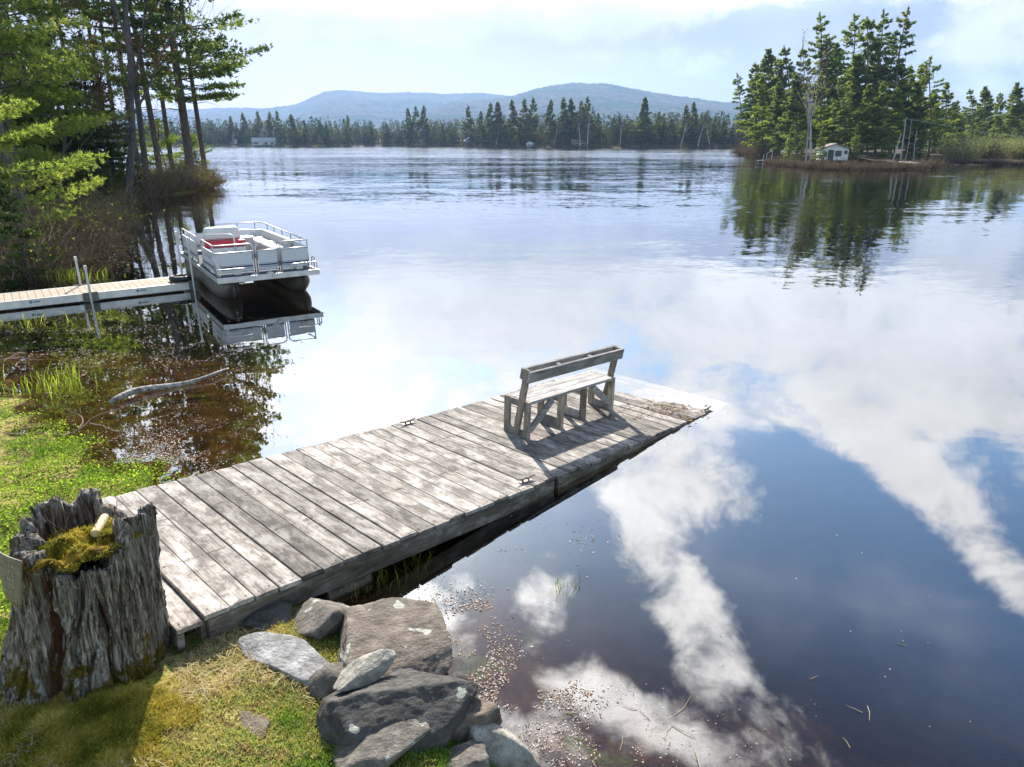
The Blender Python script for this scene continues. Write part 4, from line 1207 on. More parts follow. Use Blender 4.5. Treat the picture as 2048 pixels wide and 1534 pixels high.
# lettering on the left side panel: worn script, too faint to read
b = MB(); rr_ = random.Random(7)
for i in range(8):
    y = .95 + i * .085; h = rr_.choice((.05, .09, .05))
    b.box((x0 - .009, y, FZ1 - .17 + h / 2), (.003, .014, h)); b.box((x0 - .009, y + .03, FZ1 - .165 + rr_.choice((0, .05))), (.003, .06, .012))
b.build('faded_lettering', GREYS, boat)
# low bow rails with square lamps
for xx, s in ((.03, 1), (BW - .03, -1)):
    tubes([rounded([(xx, .25, DZ), (xx, .25, DZ + .19), (xx, .05, DZ + .19), (xx + s * .62, .05, DZ + .19), (xx + s * .62, .05, DZ)], .06), [(xx, .05, DZ), (xx, .05, DZ + .19)]], 'bow_rail', .014)
    o = MB().box((xx + s * .44, .03, DZ + .10), (.16, .06, .10)).build('lamp', ALU, boat, bevel=.008)
    MB().box((xx + s * .44, -.003, DZ + .10), (.13, .012, .075)).build('lamp_lens', LENS, o)
b = MB(); b.tube([(1.14, .06, DZ + .02), (1.2, -.02, DZ + .05), (1.26, -.06, DZ + .0)], .02, 8); b.box((1.2, .0, DZ + .02), (.14, .1, .03)); b.box((1.28, -.045, DZ - .03), (.08, .05, .08))
b.build('bow_eye', ALU, boat)
b = MB(); b.tube(rounded([(BW - .05, .22, DZ), (BW - .02, .22, DZ + .28), (BW - .02, .40, DZ + .28), (BW - .05, .40, DZ)], .04), .012, 6); b.build('boarding_handle', BLACK, boat)
# red and white seat with its console
b = MB(); b.box((.72, 2.55, DZ + .20), (.98, .62, .40)); b.build('seat_base', VWHITE, boat, bevel=.04, seg=3)
b = MB(); b.box((.72, 2.55, DZ + .49), (1.0, .64, .17)); b.build('seat_cushion', VRED, boat, bevel=.04, seg=3)
b = MB(); b.box((.72, 2.66, DZ + .72), (.92, .36, .34), taper=.93); b.build('seat_back', VWHITE, boat, bevel=.10, seg=4)
b = MB(); b.box((1.42, 3.3, DZ + .28), (.42, .55, .50), taper=.9); b.build('console', VGREY, boat, bevel=.03)
b = MB(); b.box((1.95, 2.9, DZ + .2), (.5, 2.5, .38)); b.box((2.17, 2.9, DZ + .43), (.14, 2.5, .32)); b.build('side_bench', VGREY, boat, bevel=.05, seg=3)
b = MB(); b.box((1.35, 4.55, DZ + .2), (1.2, .5, .38)); b.box((1.35, 4.76, DZ + .40), (1.2, .12, .32)); b.build('rear_bench', VWHITE, boat, bevel=.05, seg=3)
b = MB(); b.box((1.15, BL + .18, .55), (.34, .40, .50), taper=.8); b.box((1.15, BL + .12, .1), (.10, .22, .6)); b.build('outboard_motor', BLACK, boat, bevel=.04)

# ------------------------------------------------------------------ aluminium dock with composite boards
f0, f1 = at(-60, 611, .22), at(391, 563.5, .22)
fd = (f1 - f0); FL = np.linalg.norm(fd); fd /= FL
fa = math.atan2(fd[1], fd[0])
adock = empty('aluminium_dock', (f0[0], f0[1], 0), fa, 'narrow aluminium framed dock with tan boards reaching from the left bank to the pontoon boat', 'dock')
AW = 1.15
BOARD = plain('tan_board', (.33, .265, .19), .8, 0, .3, 5, .003)
b = MB(); x = .03
r = random.Random(4)
while x < FL - .12:
    b.box((x + .075, AW / 2, .205), (.142, AW - .09, .025), t=r.random()); x += .15
b.build('boards', BOARD, adock)
b = MB()
for y in (.02, AW - .02): b.box((FL / 2, y, .135), (FL, .04, .17)); b.box((FL / 2, y - (.012 if y < .5 else -.012), .05), (FL, .03, .02)); b.box((FL / 2, y - (.008 if y < .5 else -.008), .21), (FL, .05, .018))
for xx in (.02, FL - .02): b.box((xx, AW / 2, .135), (.04, AW, .17))
b.build('frame', ALU, adock, bevel=.004)
MARK = plain('blue_grey_mark', (.18, .25, .36), .5)
for px in (1.1, 3.3):
    b = MB(); b.tube([(px, -.006, .15), (px, -.012, .15)], .035, 12); b.box((px + .12, -.008, .15), (.13, .006, .03)); b.build('plate_mark', MARK, adock)
def dpost(x, y, z1, name='dock_post'):
    b = MB(); b.tube([(x, y, -.9), (x, y, z1)], .026, 12); o = b.build(name, PIPE, adock, smooth=False)
    MB().tube([(x, y, z1 - .01), (x, y, z1 + .07)], .034, 12).build('post_cap', VWHITE, o)
    MB().box((x, (-.03 if y < .5 else AW + .03), .13), (.32 if x < FL - 1 else .22, .03, .22)).build('post_bracket', ALUW, o)
def dock_x(px, py, z=.22):
    P = at(px, py, z); return float((P - f0) @ fd)
xp = dock_x(180, 586)
dpost(xp, -.05, .80); dpost(dock_x(172, 587) + .02, AW + .05, .86)
dpost(FL - .06, -.05, 1.28); dpost(FL - .06, AW + .05, 1.30)
# old tyre as a bumper at the dock end
tyre = MB(); n, k = 28, 12; vs = []; fs = []
for i in range(n):
    a = 2 * math.pi * i / n
    for j in range(k):
        c = 2 * math.pi * j / k
        q = .20 + .085 * math.cos(c) * (1 if math.cos(c) > 0 else .8)
        vs.append((math.cos(a) * q, math.sin(a) * q, .07 * math.copysign(abs(math.sin(c)) ** .7, math.sin(c))))
for i in range(n):
    for j in range(k):
        fs.append((i * k + j, ((i + 1) % n) * k + j, ((i + 1) % n) * k + (j + 1) % k, i * k + (j + 1) % k))
tyre.add(vs, fs)
o = tyre.build('tyre', BLACK, None, smooth=True)
P = at(362, 556, .29); o.location = (P[0], P[1], .292); o.rotation_euler = (0, 0, .3)
tag(o, 'old black tyre lying flat on the end of the aluminium dock', 'tyre')
# ------------------------------------------------------------------ trees
def bark_mat(name, a, b, sc=6):
    m, nt = mat(name)
    P = coord(nt, 'Object')
    n1 = noi(nt, vm(nt, 'MULTIPLY', P, (sc, sc, sc * .22)), 2, 6, .7)
    n2 = noi(nt, P, .8, 3)
    c = ramp(nt, n1, [(.32, a), (.66, b)])
    c = mixc(nt, maprange(nt, n2, .55, .7, 0, .5), c, (.16, .17, .13))
    pbr(nt, c, .95, bump=n1, bd=.05, bs=1, spec=.1)
    return m
PBARK = bark_mat('pine_bark', (.07, .056, .048), (.25, .215, .19))
GBARK = bark_mat('maple_bark', (.09, .08, .075), (.26, .24, .225))
WBARK = bark_mat('birch_bark', (.25, .23, .21), (.66, .65, .62), 3)
PINE = leaf_mat('pine_needles', [(0, (.055, .095, .035)), (.5, (.14, .20, .07)), (1, (.27, .32, .11))], .5, tcol=(1.45, 1.5, .75))
PINEB = leaf_mat('bright_pine_needles', [(0, (.09, .14, .04)), (.5, (.22, .29, .09)), (1, (.38, .42, .16))], .55, tcol=(1.3, 1.3, .6))
SPRUCE = leaf_mat('spruce_needles', [(0, (.022, .045, .018)), (.5, (.055, .095, .034)), (1, (.11, .155, .05))], .3)
BUD = leaf_mat('red_bud', [(0, (.09, .035, .025)), (.5, (.21, .10, .07)), (1, (.34, .20, .12))], .35, tcol=(1.2, .9, .8))
SHRUB = leaf_mat('shrub_twig', [(0, (.08, .058, .042)), (.45, (.22, .17, .12)), (.8, (.36, .29, .205)), (1, (.5, .43, .31))], .1, var=.6, tcol=(1, .9, .8))
YLEAF = leaf_mat('spring_leaf', [(0, (.10, .12, .03)), (.5, (.22, .24, .06)), (1, (.36, .35, .12))], .5, tcol=(1.2, 1.2, .6))

def tuft_tris(r, C, Dm, n, ln, wd, spread, tint):
    """n needles-bundles per centre C, main directions Dm"""
    k = len(C) * n
    Cc = np.repeat(C, n, 0); D = np.repeat(Dm, n, 0) + r.normal(size=(k, 3)) * spread
    D /= np.linalg.norm(D, axis=1)[:, None]
    S = np.cross(D, r.normal(size=(k, 3))); S /= np.linalg.norm(S, axis=1)[:, None] + 1e-9
    L = r.uniform(.6, 1.1, (k, 1)) * ln
    V = np.stack([Cc - D * L * .15 - S * wd * .35, Cc + D * L * .45 + S * wd, Cc + D * L, Cc + D * L * .4 - S * wd], 1).reshape(-1, 3)
    F = np.arange(len(V)).reshape(-1, 4)
    T = np.clip(np.repeat(tint, n) + r.normal(0, .13, k), 0, 1)
    return V, F, np.repeat(T, 4)

def conifer(seed, H=24, cb=.25, R=5.5, rt=.35, kind='pine', dens=1.0, ln=.30, wd=.045, nt_=5, gap=.15, lean=(0, 0), whorl=.62, dead=True, bend=.3, thin=0., pw=.8, lowgap=0.):
    """returns (trunk mesh, crown mesh)"""
    r = np.random.RandomState(seed); rr = random.Random(seed)
    b = MB()
    n = 16
    ph = r.uniform(0, 6.28); am = bend
    def axis(z):
        t = z / H
        return Vector((lean[0] * t * H + am * math.sin(ph + t * 4) * t, lean[1] * t * H + am * math.cos(ph + t * 3.3) * t, z))
    zs = np.linspace(-.5, H, n)
    b.tube([axis(z) for z in zs], [(rt * (1.25 if z < .2 else 1.0) * max(0, 1 - max(z, 0) / H) ** .75 + .02) for z in zs], 9)
    C, DD, TT = [], [], []
    z = cb * H
    if dead:
        zz = max(1.5, cb * H * .35)
        while zz < cb * H:
            for q in range(rr.randint(0, 2)):
                a = rr.uniform(0, 6.28); L = rr.uniform(.6, 2.4) * R / 5.5; p = axis(zz)
                b.tube([p, p + Vector((math.cos(a) * L * .5, math.sin(a) * L * .5, .05 * L)), p + Vector((math.cos(a + .2) * L, math.sin(a + .2) * L, -.12 * L))], [.035, .02, .006], 4, False)
            zz += rr.uniform(.4, .9)
    while z < H - .15:
        t = (z - cb * H) / (H * (1 - cb))
        if kind == 'pine':
            prof = R * (1 - t) ** pw * (.55 + .45 * min(1, t / .3)) + .35
        else:
            prof = R * (1 - t) ** .92 + .12
        nb = rr.randint(3, 5) if kind == 'pine' else rr.randint(5, 7)
        a0 = rr.uniform(0, 6.28)
        for q in range(nb):
            if rr.random() < (gap if t > .42 else max(gap, lowgap)): continue
            a = a0 + 6.283 * q / nb + rr.uniform(-.35, .35)
            L = prof * rr.uniform(.42, 1.18)
            p0 = axis(z + rr.uniform(-.15, .15))
            if kind == 'pine':
                e0 = rad(-4 + 38 * t ** 1.3 + rr.uniform(-9, 9)); e1 = rad(10 + 25 * t + rr.uniform(-6, 10))
            else:
                e0 = rad(-22 + 52 * t + rr.uniform(-8, 8)); e1 = rad(-2 + 40 * t)
            pts = []; m_ = 6; p = p0.copy(); aa = a
            for s in range(m_ + 1):
                pts.append(p.copy()); f = s / m_
                e = e0 * (1 - f) + e1 * f
                aa += rr.uniform(-.08, .08)
                p = p + Vector((math.cos(aa) * math.cos(e), math.sin(aa) * math.cos(e), math.sin(e))) * (L / m_)
            br = .012 + .011 * L
            b.tube(pts, list(np.linspace(br, .006, m_ + 1)), 4, False)
            PT = np.array(pts)
            k = int(max(4, dens * L * (13 if kind == 'pine' else 15)))
            f = (r.rand(k) ** .75) * (.80 if kind == 'pine' else .92) + (.22 if kind == 'pine' else .08)
            f = np.clip(f, 0, 1.0)
            i = np.minimum((f * m_).astype(int), m_ - 1); u = f * m_ - i
            base = PT[i] * (1 - u)[:, None] + PT[i + 1] * u[:, None]
            wl_ = (.34 if kind == 'pine' else .26) * L * np.sin(np.pi * np.clip(f * .82 + .12, 0, 1)) * r.uniform(-1, 1, k)
            side = np.array([-math.sin(a), math.cos(a), 0]); out = np.array([math.cos(a), math.sin(a), 0])
            # side twigs carry their tufts in a few groups
            wl_ = np.round(wl_ / (.16 * L + .05) * 2) / 2 * (.16 * L + .05) + r.normal(0, .06 * L + .02, k)
            c = base + side * wl_[:, None] + out * (np.abs(wl_) * .35)[:, None]
            c[:, 2] += r.normal(0, .018 * L + .03, k) + (.05 * np.abs(wl_) if kind == 'pine' else -.08 * np.abs(wl_))
            d = out * .8 + side * (np.sign(wl_) * .5)[:, None] + np.array([0, 0, .35 if kind == 'pine' else .05])
            d = d / np.linalg.norm(d, axis=1)[:, None]
            if thin and rr.random() < thin: continue
            C.append(c); DD.append(d)
            TT.append(np.full(k, rr.uniform(.12, .85)) + .12 * (f - .5))
        z += whorl * rr.uniform(.7, 1.35) * (H / 24 if H > 10 else .5) * (1.0 if t < .7 else .75)
    top = np.array([axis(H * q) for q in np.linspace(.95, 1.005, 14)])
    C.append(top + r.normal(0, .06, (14, 3))); DD.append(np.tile([0, 0, 1.], (14, 1))); TT.append(np.full(14, .5))
    V, F, T = tuft_tris(r, np.concatenate(C), np.concatenate(DD), nt_, ln, wd, .55, np.concatenate(TT))
    tm = bpy.data.meshes.new('trunk'); tm.from_pydata(b.v, [], b.f); tm.update()
    for p in tm.polygons: p.use_smooth = True
    return tm, npmesh('crown', V, F, T)

def hardwood(seed, H=12, rt=.16, spread=.5, levels=4, fork=None, buds=True, lean=0.0, first=.3, twig=.006, budn=2, buds_sz=.05, up=.25):
    r = random.Random(seed); b = MB(); tw = []; bd = []
    def grow(p, d, L, rad0, lev):
        pts = [p]; q = p.copy(); n = 5 if lev < 2 else 4
        for s in range(n):
            d = (d + Vector((r.gauss(0, .10), r.gauss(0, .10), r.gauss(0, .06) + (.05 if lev else 0) * up * 4))).normalized()
            q = q + d * L / n; pts.append(q.copy())
        rs = list(np.linspace(rad0, rad0 * (.55 if lev < levels else .3), n + 1))
        if lev <= 1: b.tube(pts, rs, 8 if lev == 0 else 5, False)
        else: tw.append((pts, rs))
        if lev >= levels:
            for i in range(budn): bd.append(pts[-1 - (i % 3)])
            return
        nc = r.randint(3, 5) if lev else r.randint(5, 8)
        for i in range(nc):
            f = r.uniform(first if lev == 0 else .25, 1.0) if i else 1.0
            k = min(int(f * n), n - 1); u = f * n - k
            o = pts[k].lerp(pts[k + 1], u)
            a = r.uniform(0, 6.28); sp = spread * r.uniform(.6, 1.3)
            ax = d.orthogonal().normalized(); ax.rotate(Matrix.Rotation(a, 3, d))
            nd_ = (d * math.cos(sp) + ax * math.sin(sp)).normalized()
            grow(o, nd_, L * r.uniform(.42, .68), max(rs[k] * r.uniform(.4, .6), twig), lev + 1)
    grow(Vector((0, 0, -.3)), Vector((lean, 0, 1)).normalized(), H * .72, rt, 0)
    c = MB()
    for pts, rs in tw: c.tube(pts, rs, 3, False, t=r.random())
    tm = bpy.data.meshes.new('trunk'); tm.from_pydata(b.v, [], b.f); tm.update()
    V = np.array(c.v) if c.v else np.zeros((0, 3)); F = np.array(c.f)
    cm = npmesh('twigs', V, F)
    bm_ = None
    if buds and bd:
        rs_ = np.random.RandomState(seed); P = np.array([tuple(p) for p in bd]); P = P + rs_.normal(0, .05, P.shape)
        U = rdir(rs_, len(P)) * buds_sz; W = np.cross(U, rdir(rs_, len(P))); W = W / (np.linalg.norm(W, axis=1)[:, None] + 1e-9) * buds_sz * .6
        v, f, t = quads(P, U, W, rs_.rand(len(P)))
        bm_ = npmesh('buds', v, f, t)
    return tm, cm, bm_

def shrub(seed, H=1.4, R=1.1, n=130, w=.012, leaf=0, droop=.2):
    r = np.random.RandomState(seed)
    V, F, T = [], [], []
    P = np.column_stack([r.normal(0, R * .3, n), r.normal(0, R * .3, n), np.full(n, -.1)])
    d = np.column_stack([P[:, 0] / R * 1.2 + r.normal(0, .35, n), P[:, 1] / R * 1.2 + r.normal(0, .35, n), np.ones(n)])
    d /= np.linalg.norm(d, axis=1)[:, None]
    L = H * r.uniform(.5, 1.15, n)
    tint = np.clip(r.normal(.42, .22, n), 0, 1)
    def strip(P, d, L, w, tint):
        k = len(P); a = np.cross(d, r.normal(size=(k, 3))); a /= np.linalg.norm(a, axis=1)[:, None]
        m = P + d * (L * .55)[:, None] + r.normal(0, .03, (k, 3)) * L[:, None]
        e = P + d * L[:, None] + r.normal(0, .08, (k, 3)) * L[:, None]
        w = w[:, None] if hasattr(w, '__len__') else w
        V = np.stack([P - a * w, P + a * w, m + a * w * .7, e, m - a * w * .7], 1).reshape(-1, 3)
        i = np.arange(k) * 5
        F = np.concatenate([np.stack([i, i + 1, i + 2], 1), np.stack([i, i + 2, i + 4], 1), np.stack([i + 4, i + 2, i + 3], 1)])
        return V, F, np.repeat(tint, 5), m, e
    v, f, t, m, e = strip(P, d, L, w * 1.2, tint)
    V.append(v); F.append(f); T.append(t); off = len(v)
    src = np.concatenate([m, m, e, P * .35 + m * .65]); sd_ = np.concatenate([d] * 4); sl = np.concatenate([L] * 4) * r.uniform(.25, .55, 4 * n)
    dd = sd_ + r.normal(0, .55, (4 * n, 3)); dd /= np.linalg.norm(dd, axis=1)[:, None]
    v, f, t, m2, e2 = strip(src, dd, sl, w * .7, np.concatenate([tint] * 4))
    V.append(v); F.append(f + off); T.append(t); off += len(v)
    s3 = np.concatenate([m2, e2]); d3 = np.concatenate([dd] * 2) + r.normal(0, .7, (8 * n, 3)); d3 /= np.linalg.norm(d3, axis=1)[:, None]
    v, f, t, _, e3 = strip(s3, d3, np.concatenate([sl] * 2) * .5, w * .5, np.concatenate([tint] * 8))
    V.append(v); F.append(f + off); T.append(t)
    tw = npmesh('twigs', np.concatenate(V), np.concatenate(F), np.concatenate(T))
    lf = None
    if leaf:
        k = leaf; idx = r.randint(0, len(e3), k); c = e3[idx] + r.normal(0, .05, (k, 3))
        U = rdir(r, k) * .035 * (w / .012) ** .5; W = np.cross(U, rdir(r, k)) ; W = W / np.linalg.norm(W, axis=1)[:, None] * .022 * (w / .012) ** .5
        v, f, t = quads(c, U, W, r.rand(k)); lf = npmesh('leaves', v, f, t)
    return tw, lf

def place_tree(meshes, mats, xyz, rz, sc, name, label, cat, group=None, tilt=(0, 0)):
    o = empty(name, xyz, rz, label, cat, group)
    o.scale = (sc, sc, sc); o.rotation_euler = (tilt[0], tilt[1], rz)
    for me, m, nm in zip(meshes, mats, ('trunk', 'crown', 'buds')):
        if me is None: continue
        obj(nm, me, m, o)
    return o
def place_shrub(meshes, m2, xyz, rz, sc, label, group=None, name='shrub', cat='shrub'):
    tw, lf = meshes
    if lf is None:
        o = obj(name, tw, SHRUB)
    else:
        o = empty(name); obj('twigs', tw, SHRUB, o); obj('foliage', lf, m2, o)
    o.location = xyz; o.rotation_euler = (0, 0, rz); o.scale = (sc, sc, sc)
    return tag(o, label, cat, group)
def gp(px, Y, py=380, dz=0):
    """ground position on the left bank in the direction of column px at depth Y"""
    p = atY(px, py, Y)
    return (p[0], p[1], max(gz(p[0], p[1]), -.1) + dz)

# ---- left bank
tall = [conifer(101, 27, .24, 6.4, .34, dens=1.6, ln=.36, wd=.05, gap=.12, pw=.55, lowgap=.55), conifer(102, 26, .26, 7.4, .20, dens=1.5, ln=.34, wd=.05, gap=.12, pw=.55, lowgap=.42), conifer(103, 25, .52, 4.4, .20, dens=1.0, ln=.32, wd=.05, gap=.28, whorl=.8)]
bright = [conifer(104, 15, .14, 6.2, .24, dens=2.6, ln=.22, wd=.022, nt_=7, gap=.06, whorl=.8), conifer(105, 6.2, .07, 4.0, .13, dens=4.5, ln=.17, wd=.014, nt_=8, gap=.05, whorl=1.0, dead=False)]
spr = [conifer(106, 9, .06, 2.4, .12, 'spruce', dens=1.5, ln=.20, wd=.032, gap=.08, whorl=.9, dead=False), conifer(107, 5.2, .04, 1.6, .08, 'spruce', dens=1.9, ln=.17, wd=.028, gap=.06, whorl=.9, dead=False)]
PM = (PBARK, PINE); PB = (PBARK, PINEB); SM = (PBARK, SPRUCE)
GP = 'tall pines on the left bank'
for px, Y, k, rz, sc, lab, tilt in (
    (387, 60.5, 0, 2.2, 1.0, 'big thick-trunked pine near the tip of the left bank', (0, 0)),
    (416, 64, 1, .6, 1.0, 'slim pine at the outer tip of the left bank, its boughs reaching over the lake', (0, .0)),
    (297, 52, 1, 3.0, 1.0, 'dark straight pine just behind the leaning maple', (0, -.035)),
    (326, 56, 2, 1.2, 1.05, 'bare-stemmed pine between the leaning maple and the big thick-trunked pine', (0, -.02)),
    (352, 66, 2, 4.2, 1.0, 'pine standing behind and just left of the big thick-trunked pine', (0, 0)),
    (285, 60, 2, 5.0, 1.0, 'thin pine hidden in part by the leaning maple', (0, -.03)),
    (192, 64, 2, .2, 1.02, 'thin straight pine above the dark spruces, left one of a row of three', (0, -.03)),
    (232, 68, 2, 2.2, 1.0, 'thin straight pine above the dark spruces, middle of a row of three', (0, -.03)),
    (250, 66, 2, 3.6, .96, 'thin straight pine above the dark spruces, right one of a row of three', (0, -.02)),
    (90, 58, 2, 1.0, 1.0, 'tall pine behind the bright pine boughs at the upper left', (0, 0)),
    (30, 48, 1, 4.0, .86, 'tall pine with dark boughs at the upper left corner', (0, 0)),
    (150, 76, 2, .5, .95, 'tall pine far back in the woods on the left bank', (0, 0)),
    (-160, 44, 2, 2.0, .9, 'tall pine at the left edge of the frame', (0, 0))):
    place_tree(tall[k], PM, gp(px, Y), rz, sc, 'pine_tree', lab, 'pine tree', GP, tilt)
place_tree(bright[0], PB, gp(35, 31), .4, 1.0, 'pine_tree', 'bright yellow green pine with long soft boughs at the upper left', 'pine tree', 'bright young pines')
place_tree(bright[0], PB, gp(60, 38), 2.6, .95, 'pine_tree', 'second bright green pine just behind the yellow green pine at the upper left', 'pine tree', 'bright young pines')
place_tree(bright[1], PB, gp(-60, 22.5), 1.4, 1.0, 'pine_tree', 'low bright green young pine leaning over the brown shrubs', 'pine tree', 'bright young pines')
place_tree(bright[1], PB, gp(330, 66), 2.4, .75, 'pine_tree', 'small bright green pine between the trunks near the tip of the bank', 'pine tree', 'bright young pines')
place_tree(bright[1], PB, gp(395, 68), 3.4, .6, 'pine_tree', 'small bright green pine behind the big thick-trunked pine', 'pine tree', 'bright young pines')
for i, (px, Y, k, sc, lab) in enumerate(((160, 43, 0, 1.0, 'dark spruce in the middle of the left bank thicket'), (118, 41, 0, .95, 'dark spruce at the left of the thicket behind the low bright pine'), (205, 46, 0, 1.02, 'dark spruce at the right of the thicket'), (235, 50, 0, .85, 'dark spruce beside the leaning maple'), (80, 45, 0, 1.1, 'dark spruce behind the grey forked maple'), (185, 38.5, 1, .95, 'small spruce low at the front of the thicket'), (222, 41, 1, .8, 'small spruce at the water beside the leaning maple'), (140, 37, 1, .8, 'small spruce showing over the low bright pine'), (140, 54, 0, 1.2, 'tall dark spruce at the back of the thicket'), (50, 38, 0, 1.0, 'dark spruce left of the grey forked maple'), (20, 19.2, 1, .52, 'little blue green spruce at the left edge by the aluminium dock'), (399, 61, 1, .45, 'little spruce at the foot of the big thick-trunked pine'), (275, 62, 0, .6, 'spruce between the trunks left of the big thick-trunked pine'))):
    place_tree(spr[k], SM, gp(px, Y), i * 1.3, sc, 'spruce_tree', lab, 'spruce tree', 'spruces on the left bank')
mp = hardwood(201, 15, .25, .42, 4, lean=.12, first=.35, twig=.010, buds_sz=.028, budn=1)
place_tree(mp, (GBARK, TWIG, BUD), gp(248, 44.5, dz=-.2), 0, 1.0, 'maple_tree', 'leaning bare maple with reddish buds at the edge of the water', 'maple tree', tilt=(0, .03))
mp2 = hardwood(204, 13, .20, .40, 4, lean=.02, first=.2, twig=.008, buds_sz=.035, budn=2)
place_tree(mp2, (GBARK, TWIG, BUD), gp(42, 27), 1.0, 1.0, 'maple_tree', 'grey forked maple with red buds behind the low bright pine', 'maple tree', tilt=(0, -.06))
mp3 = hardwood(207, 8, .07, .5, 4, twig=.006, buds_sz=.04)
for i, (px, Y, lab) in enumerate(((345, 57, 'thin bare young maple among the pine trunks near the tip'), (300, 47, 'thin bare young maple right of the leaning maple'), (110, 33, 'thin bare sapling in front of the dark spruces'))):
    place_tree(mp3, (GBARK, TWIG, BUD), gp(px, Y), i * 2.0, .8 + .1 * i, 'maple_tree', lab, 'maple tree')
b = MB(); p = Vector(gp(283, 47)); b.tube([p, p + Vector((-.25, 0, 1.2)), p + Vector((-.45, .1, 2.6))], [.11, .10, .07], 8)
tag(b.build('dead_tree', GBARK, smooth=True), 'short broken grey trunk standing beside the leaning maple', 'dead tree')
SH1 = [shrub(301, 1.5, 1.3, 170, .013), shrub(302, 1.3, 1.2, 150, .012, 900), shrub(303, 1.0, 1.2, 150, .012)]
GS = 'bare brown shrubs along the left bank'
words = ['dense', 'loose', 'tall', 'low', 'spreading', 'tangled', 'reddish', 'pale']
spots = [(20, 19.8, 1, .9), (62, 20.6, 0, .9), (-20, 21.2, 0, 1.0), (100, 22.3, 2, .9), (130, 24, 0, .9), (160, 27, 2, 1.0), (175, 30, 1, 1.0), (186, 33, 0, .9), (40, 24, 0, 1.05), (85, 26, 1, 1.1), (210, 37, 2, 1.0), (228, 40, 1, .9), (270, 46.5, 0, .9), (288, 48, 2, 1.0), (306, 49.5, 0, 1.0), (325, 51, 1, 1.0), (345, 53, 0, .95), (362, 54.5, 2, 1.1), (380, 56, 0, .9), (398, 57.5, 1, 1.0), (412, 59.5, 0, 1.0), (425, 61, 2, 1.1), (372, 58, 0, 1.1), (336, 55, 1, 1.2), (410, 63, 2, 1.2)]
for i, (px, Y, k, sc) in enumerate(spots):
    where = 'near the aluminium dock' if Y < 22 else 'below the low bright pine' if Y < 29 else 'below the dark spruces' if Y < 44 else 'at the tip of the left bank'
    place_shrub(SH1[k], YLEAF, gp(px, Y, dz=-.05), i * 1.7, sc, 'brown bare shrub %s, %s from the left' % (where, ('first', 'second', 'third', 'fourth', 'fifth', 'sixth', 'seventh', 'eighth', 'ninth', 'tenth', 'eleventh', 'twelfth', 'thirteenth')[sum(1 for q in spots if q[0] < px and (q[1] < 22, 22 <= q[1] < 29, 29 <= q[1] < 44, q[1] >= 44) == (Y < 22, 22 <= Y < 29, 29 <= Y < 44, Y >= 44))]), GS)
HAZE_COL = (.42, .64, 1.0, 1); HAZE_D = 1.15e-4; HAZE_G = 0.3
# ------------------------------------------------------------------ island on the right
ISL = np.array(wl([(1462, 307), (1480, 310), (1512, 311), (1538, 324), (1580, 329), (1640, 334), (1700, 336), (1780, 335), (1850, 334), (1878, 331), (1882, 326), (1910, 323), (2048, 326), (2500, 328)]) + [(260, 120), (420, 300), (150, 330), (70, 225)])
def isl_z(P):
    P = np.asarray(P, float).reshape(-1, 2)
    s = sdf(P, ISL) + (vnoise(P, 3, 71) - .5) * 1.6
    return np.where(s > 0, .35 * sm(s, 0, 2) + 1.1 * sm(s, 2, 25) + (vnoise(P, 2.5, 72) - .5) * .25 * sm(s, .3, 2), -.4 * sm(-s, 0, 4)), s
def iz(x, y):
    return float(isl_z([(x, y)])[0][0])
def litter_mat(name, a, b, g):
    m, nt = mat(name); p = nd(nt, 'ShaderNodeNewGeometry').outputs['Position']
    n1 = noi(nt, p, .8, 6, .65); n2 = noi(nt, p, .12, 4)
    c = ramp(nt, n1, [(.3, a), (.7, b)]); c = mixc(nt, maprange(nt, n2, .5, .62), c, g)
    pbr(nt, c, .95, bump=n1, bd=.3, spec=.1); return m
P, F = grid(60, 262, 88, 332, 1.6)
z, s = isl_z(P); k = s > -3
F = F[k[F].any(1)]; used = np.zeros(len(P), bool); used[F.ravel()] = True; idx = np.cumsum(used) - 1
tag(obj('island', npmesh('island', np.column_stack([P, z])[used], idx[F], smooth=True), litter_mat('island_ground', (.04, .028, .02), (.12, .085, .055), (.07, .08, .03))), kind='structure')
def ip(px, Y, dz=0):
    p = atY(px, 310, Y); return (p[0], p[1], max(iz(p[0], p[1]), 0) + dz)
mid = [conifer(401, 24, .14, 6.0, .30, dens=1.9, ln=.52, wd=.09, nt_=5, gap=.2, whorl=.8), conifer(402, 24, .25, 5.6, .28, dens=1.8, ln=.52, wd=.09, nt_=5, gap=.32, bend=.9, whorl=.85),
       conifer(403, 24, .42, 4.2, .24, dens=1.1, ln=.48, wd=.08, nt_=5, gap=.48, bend=1.0, whorl=.75), conifer(404, 24, .10, 7.0, .30, dens=1.9, ln=.55, wd=.095, nt_=5, gap=.15, whorl=.78)]
thinp = conifer(405, 24, .60, 4.4, .26, dens=1.1, ln=.48, wd=.08, nt_=5, gap=.52, bend=1.2, whorl=.9)
msp = [conifer(406, 10, .05, 2.4, .12, 'spruce', dens=1.0, ln=.36, wd=.06, nt_=4, gap=.08, whorl=1.0, dead=False)]
GI = 'pines on the wooded island'
PINE_FAR = leaf_mat('far_pine_needles', [(0, (.055, .08, .035)), (.5, (.13, .165, .065)), (1, (.23, .25, .10))], .45, tcol=(1.4, 1.4, .8))
PINE = leaf_mat('island_pine_needles', [(0, (.07, .11, .045)), (.5, (.17, .23, .085)), (1, (.31, .36, .14))], .5, tcol=(1.45, 1.45, .8))
PINEY = leaf_mat('yellow_pine_needles', [(0, (.05, .07, .02)), (.5, (.12, .14, .035)), (1, (.21, .21, .06))], .45)
PINEO = leaf_mat('rusty_pine_needles', [(0, (.09, .06, .03)), (.5, (.20, .13, .05)), (1, (.30, .21, .08))], .4)
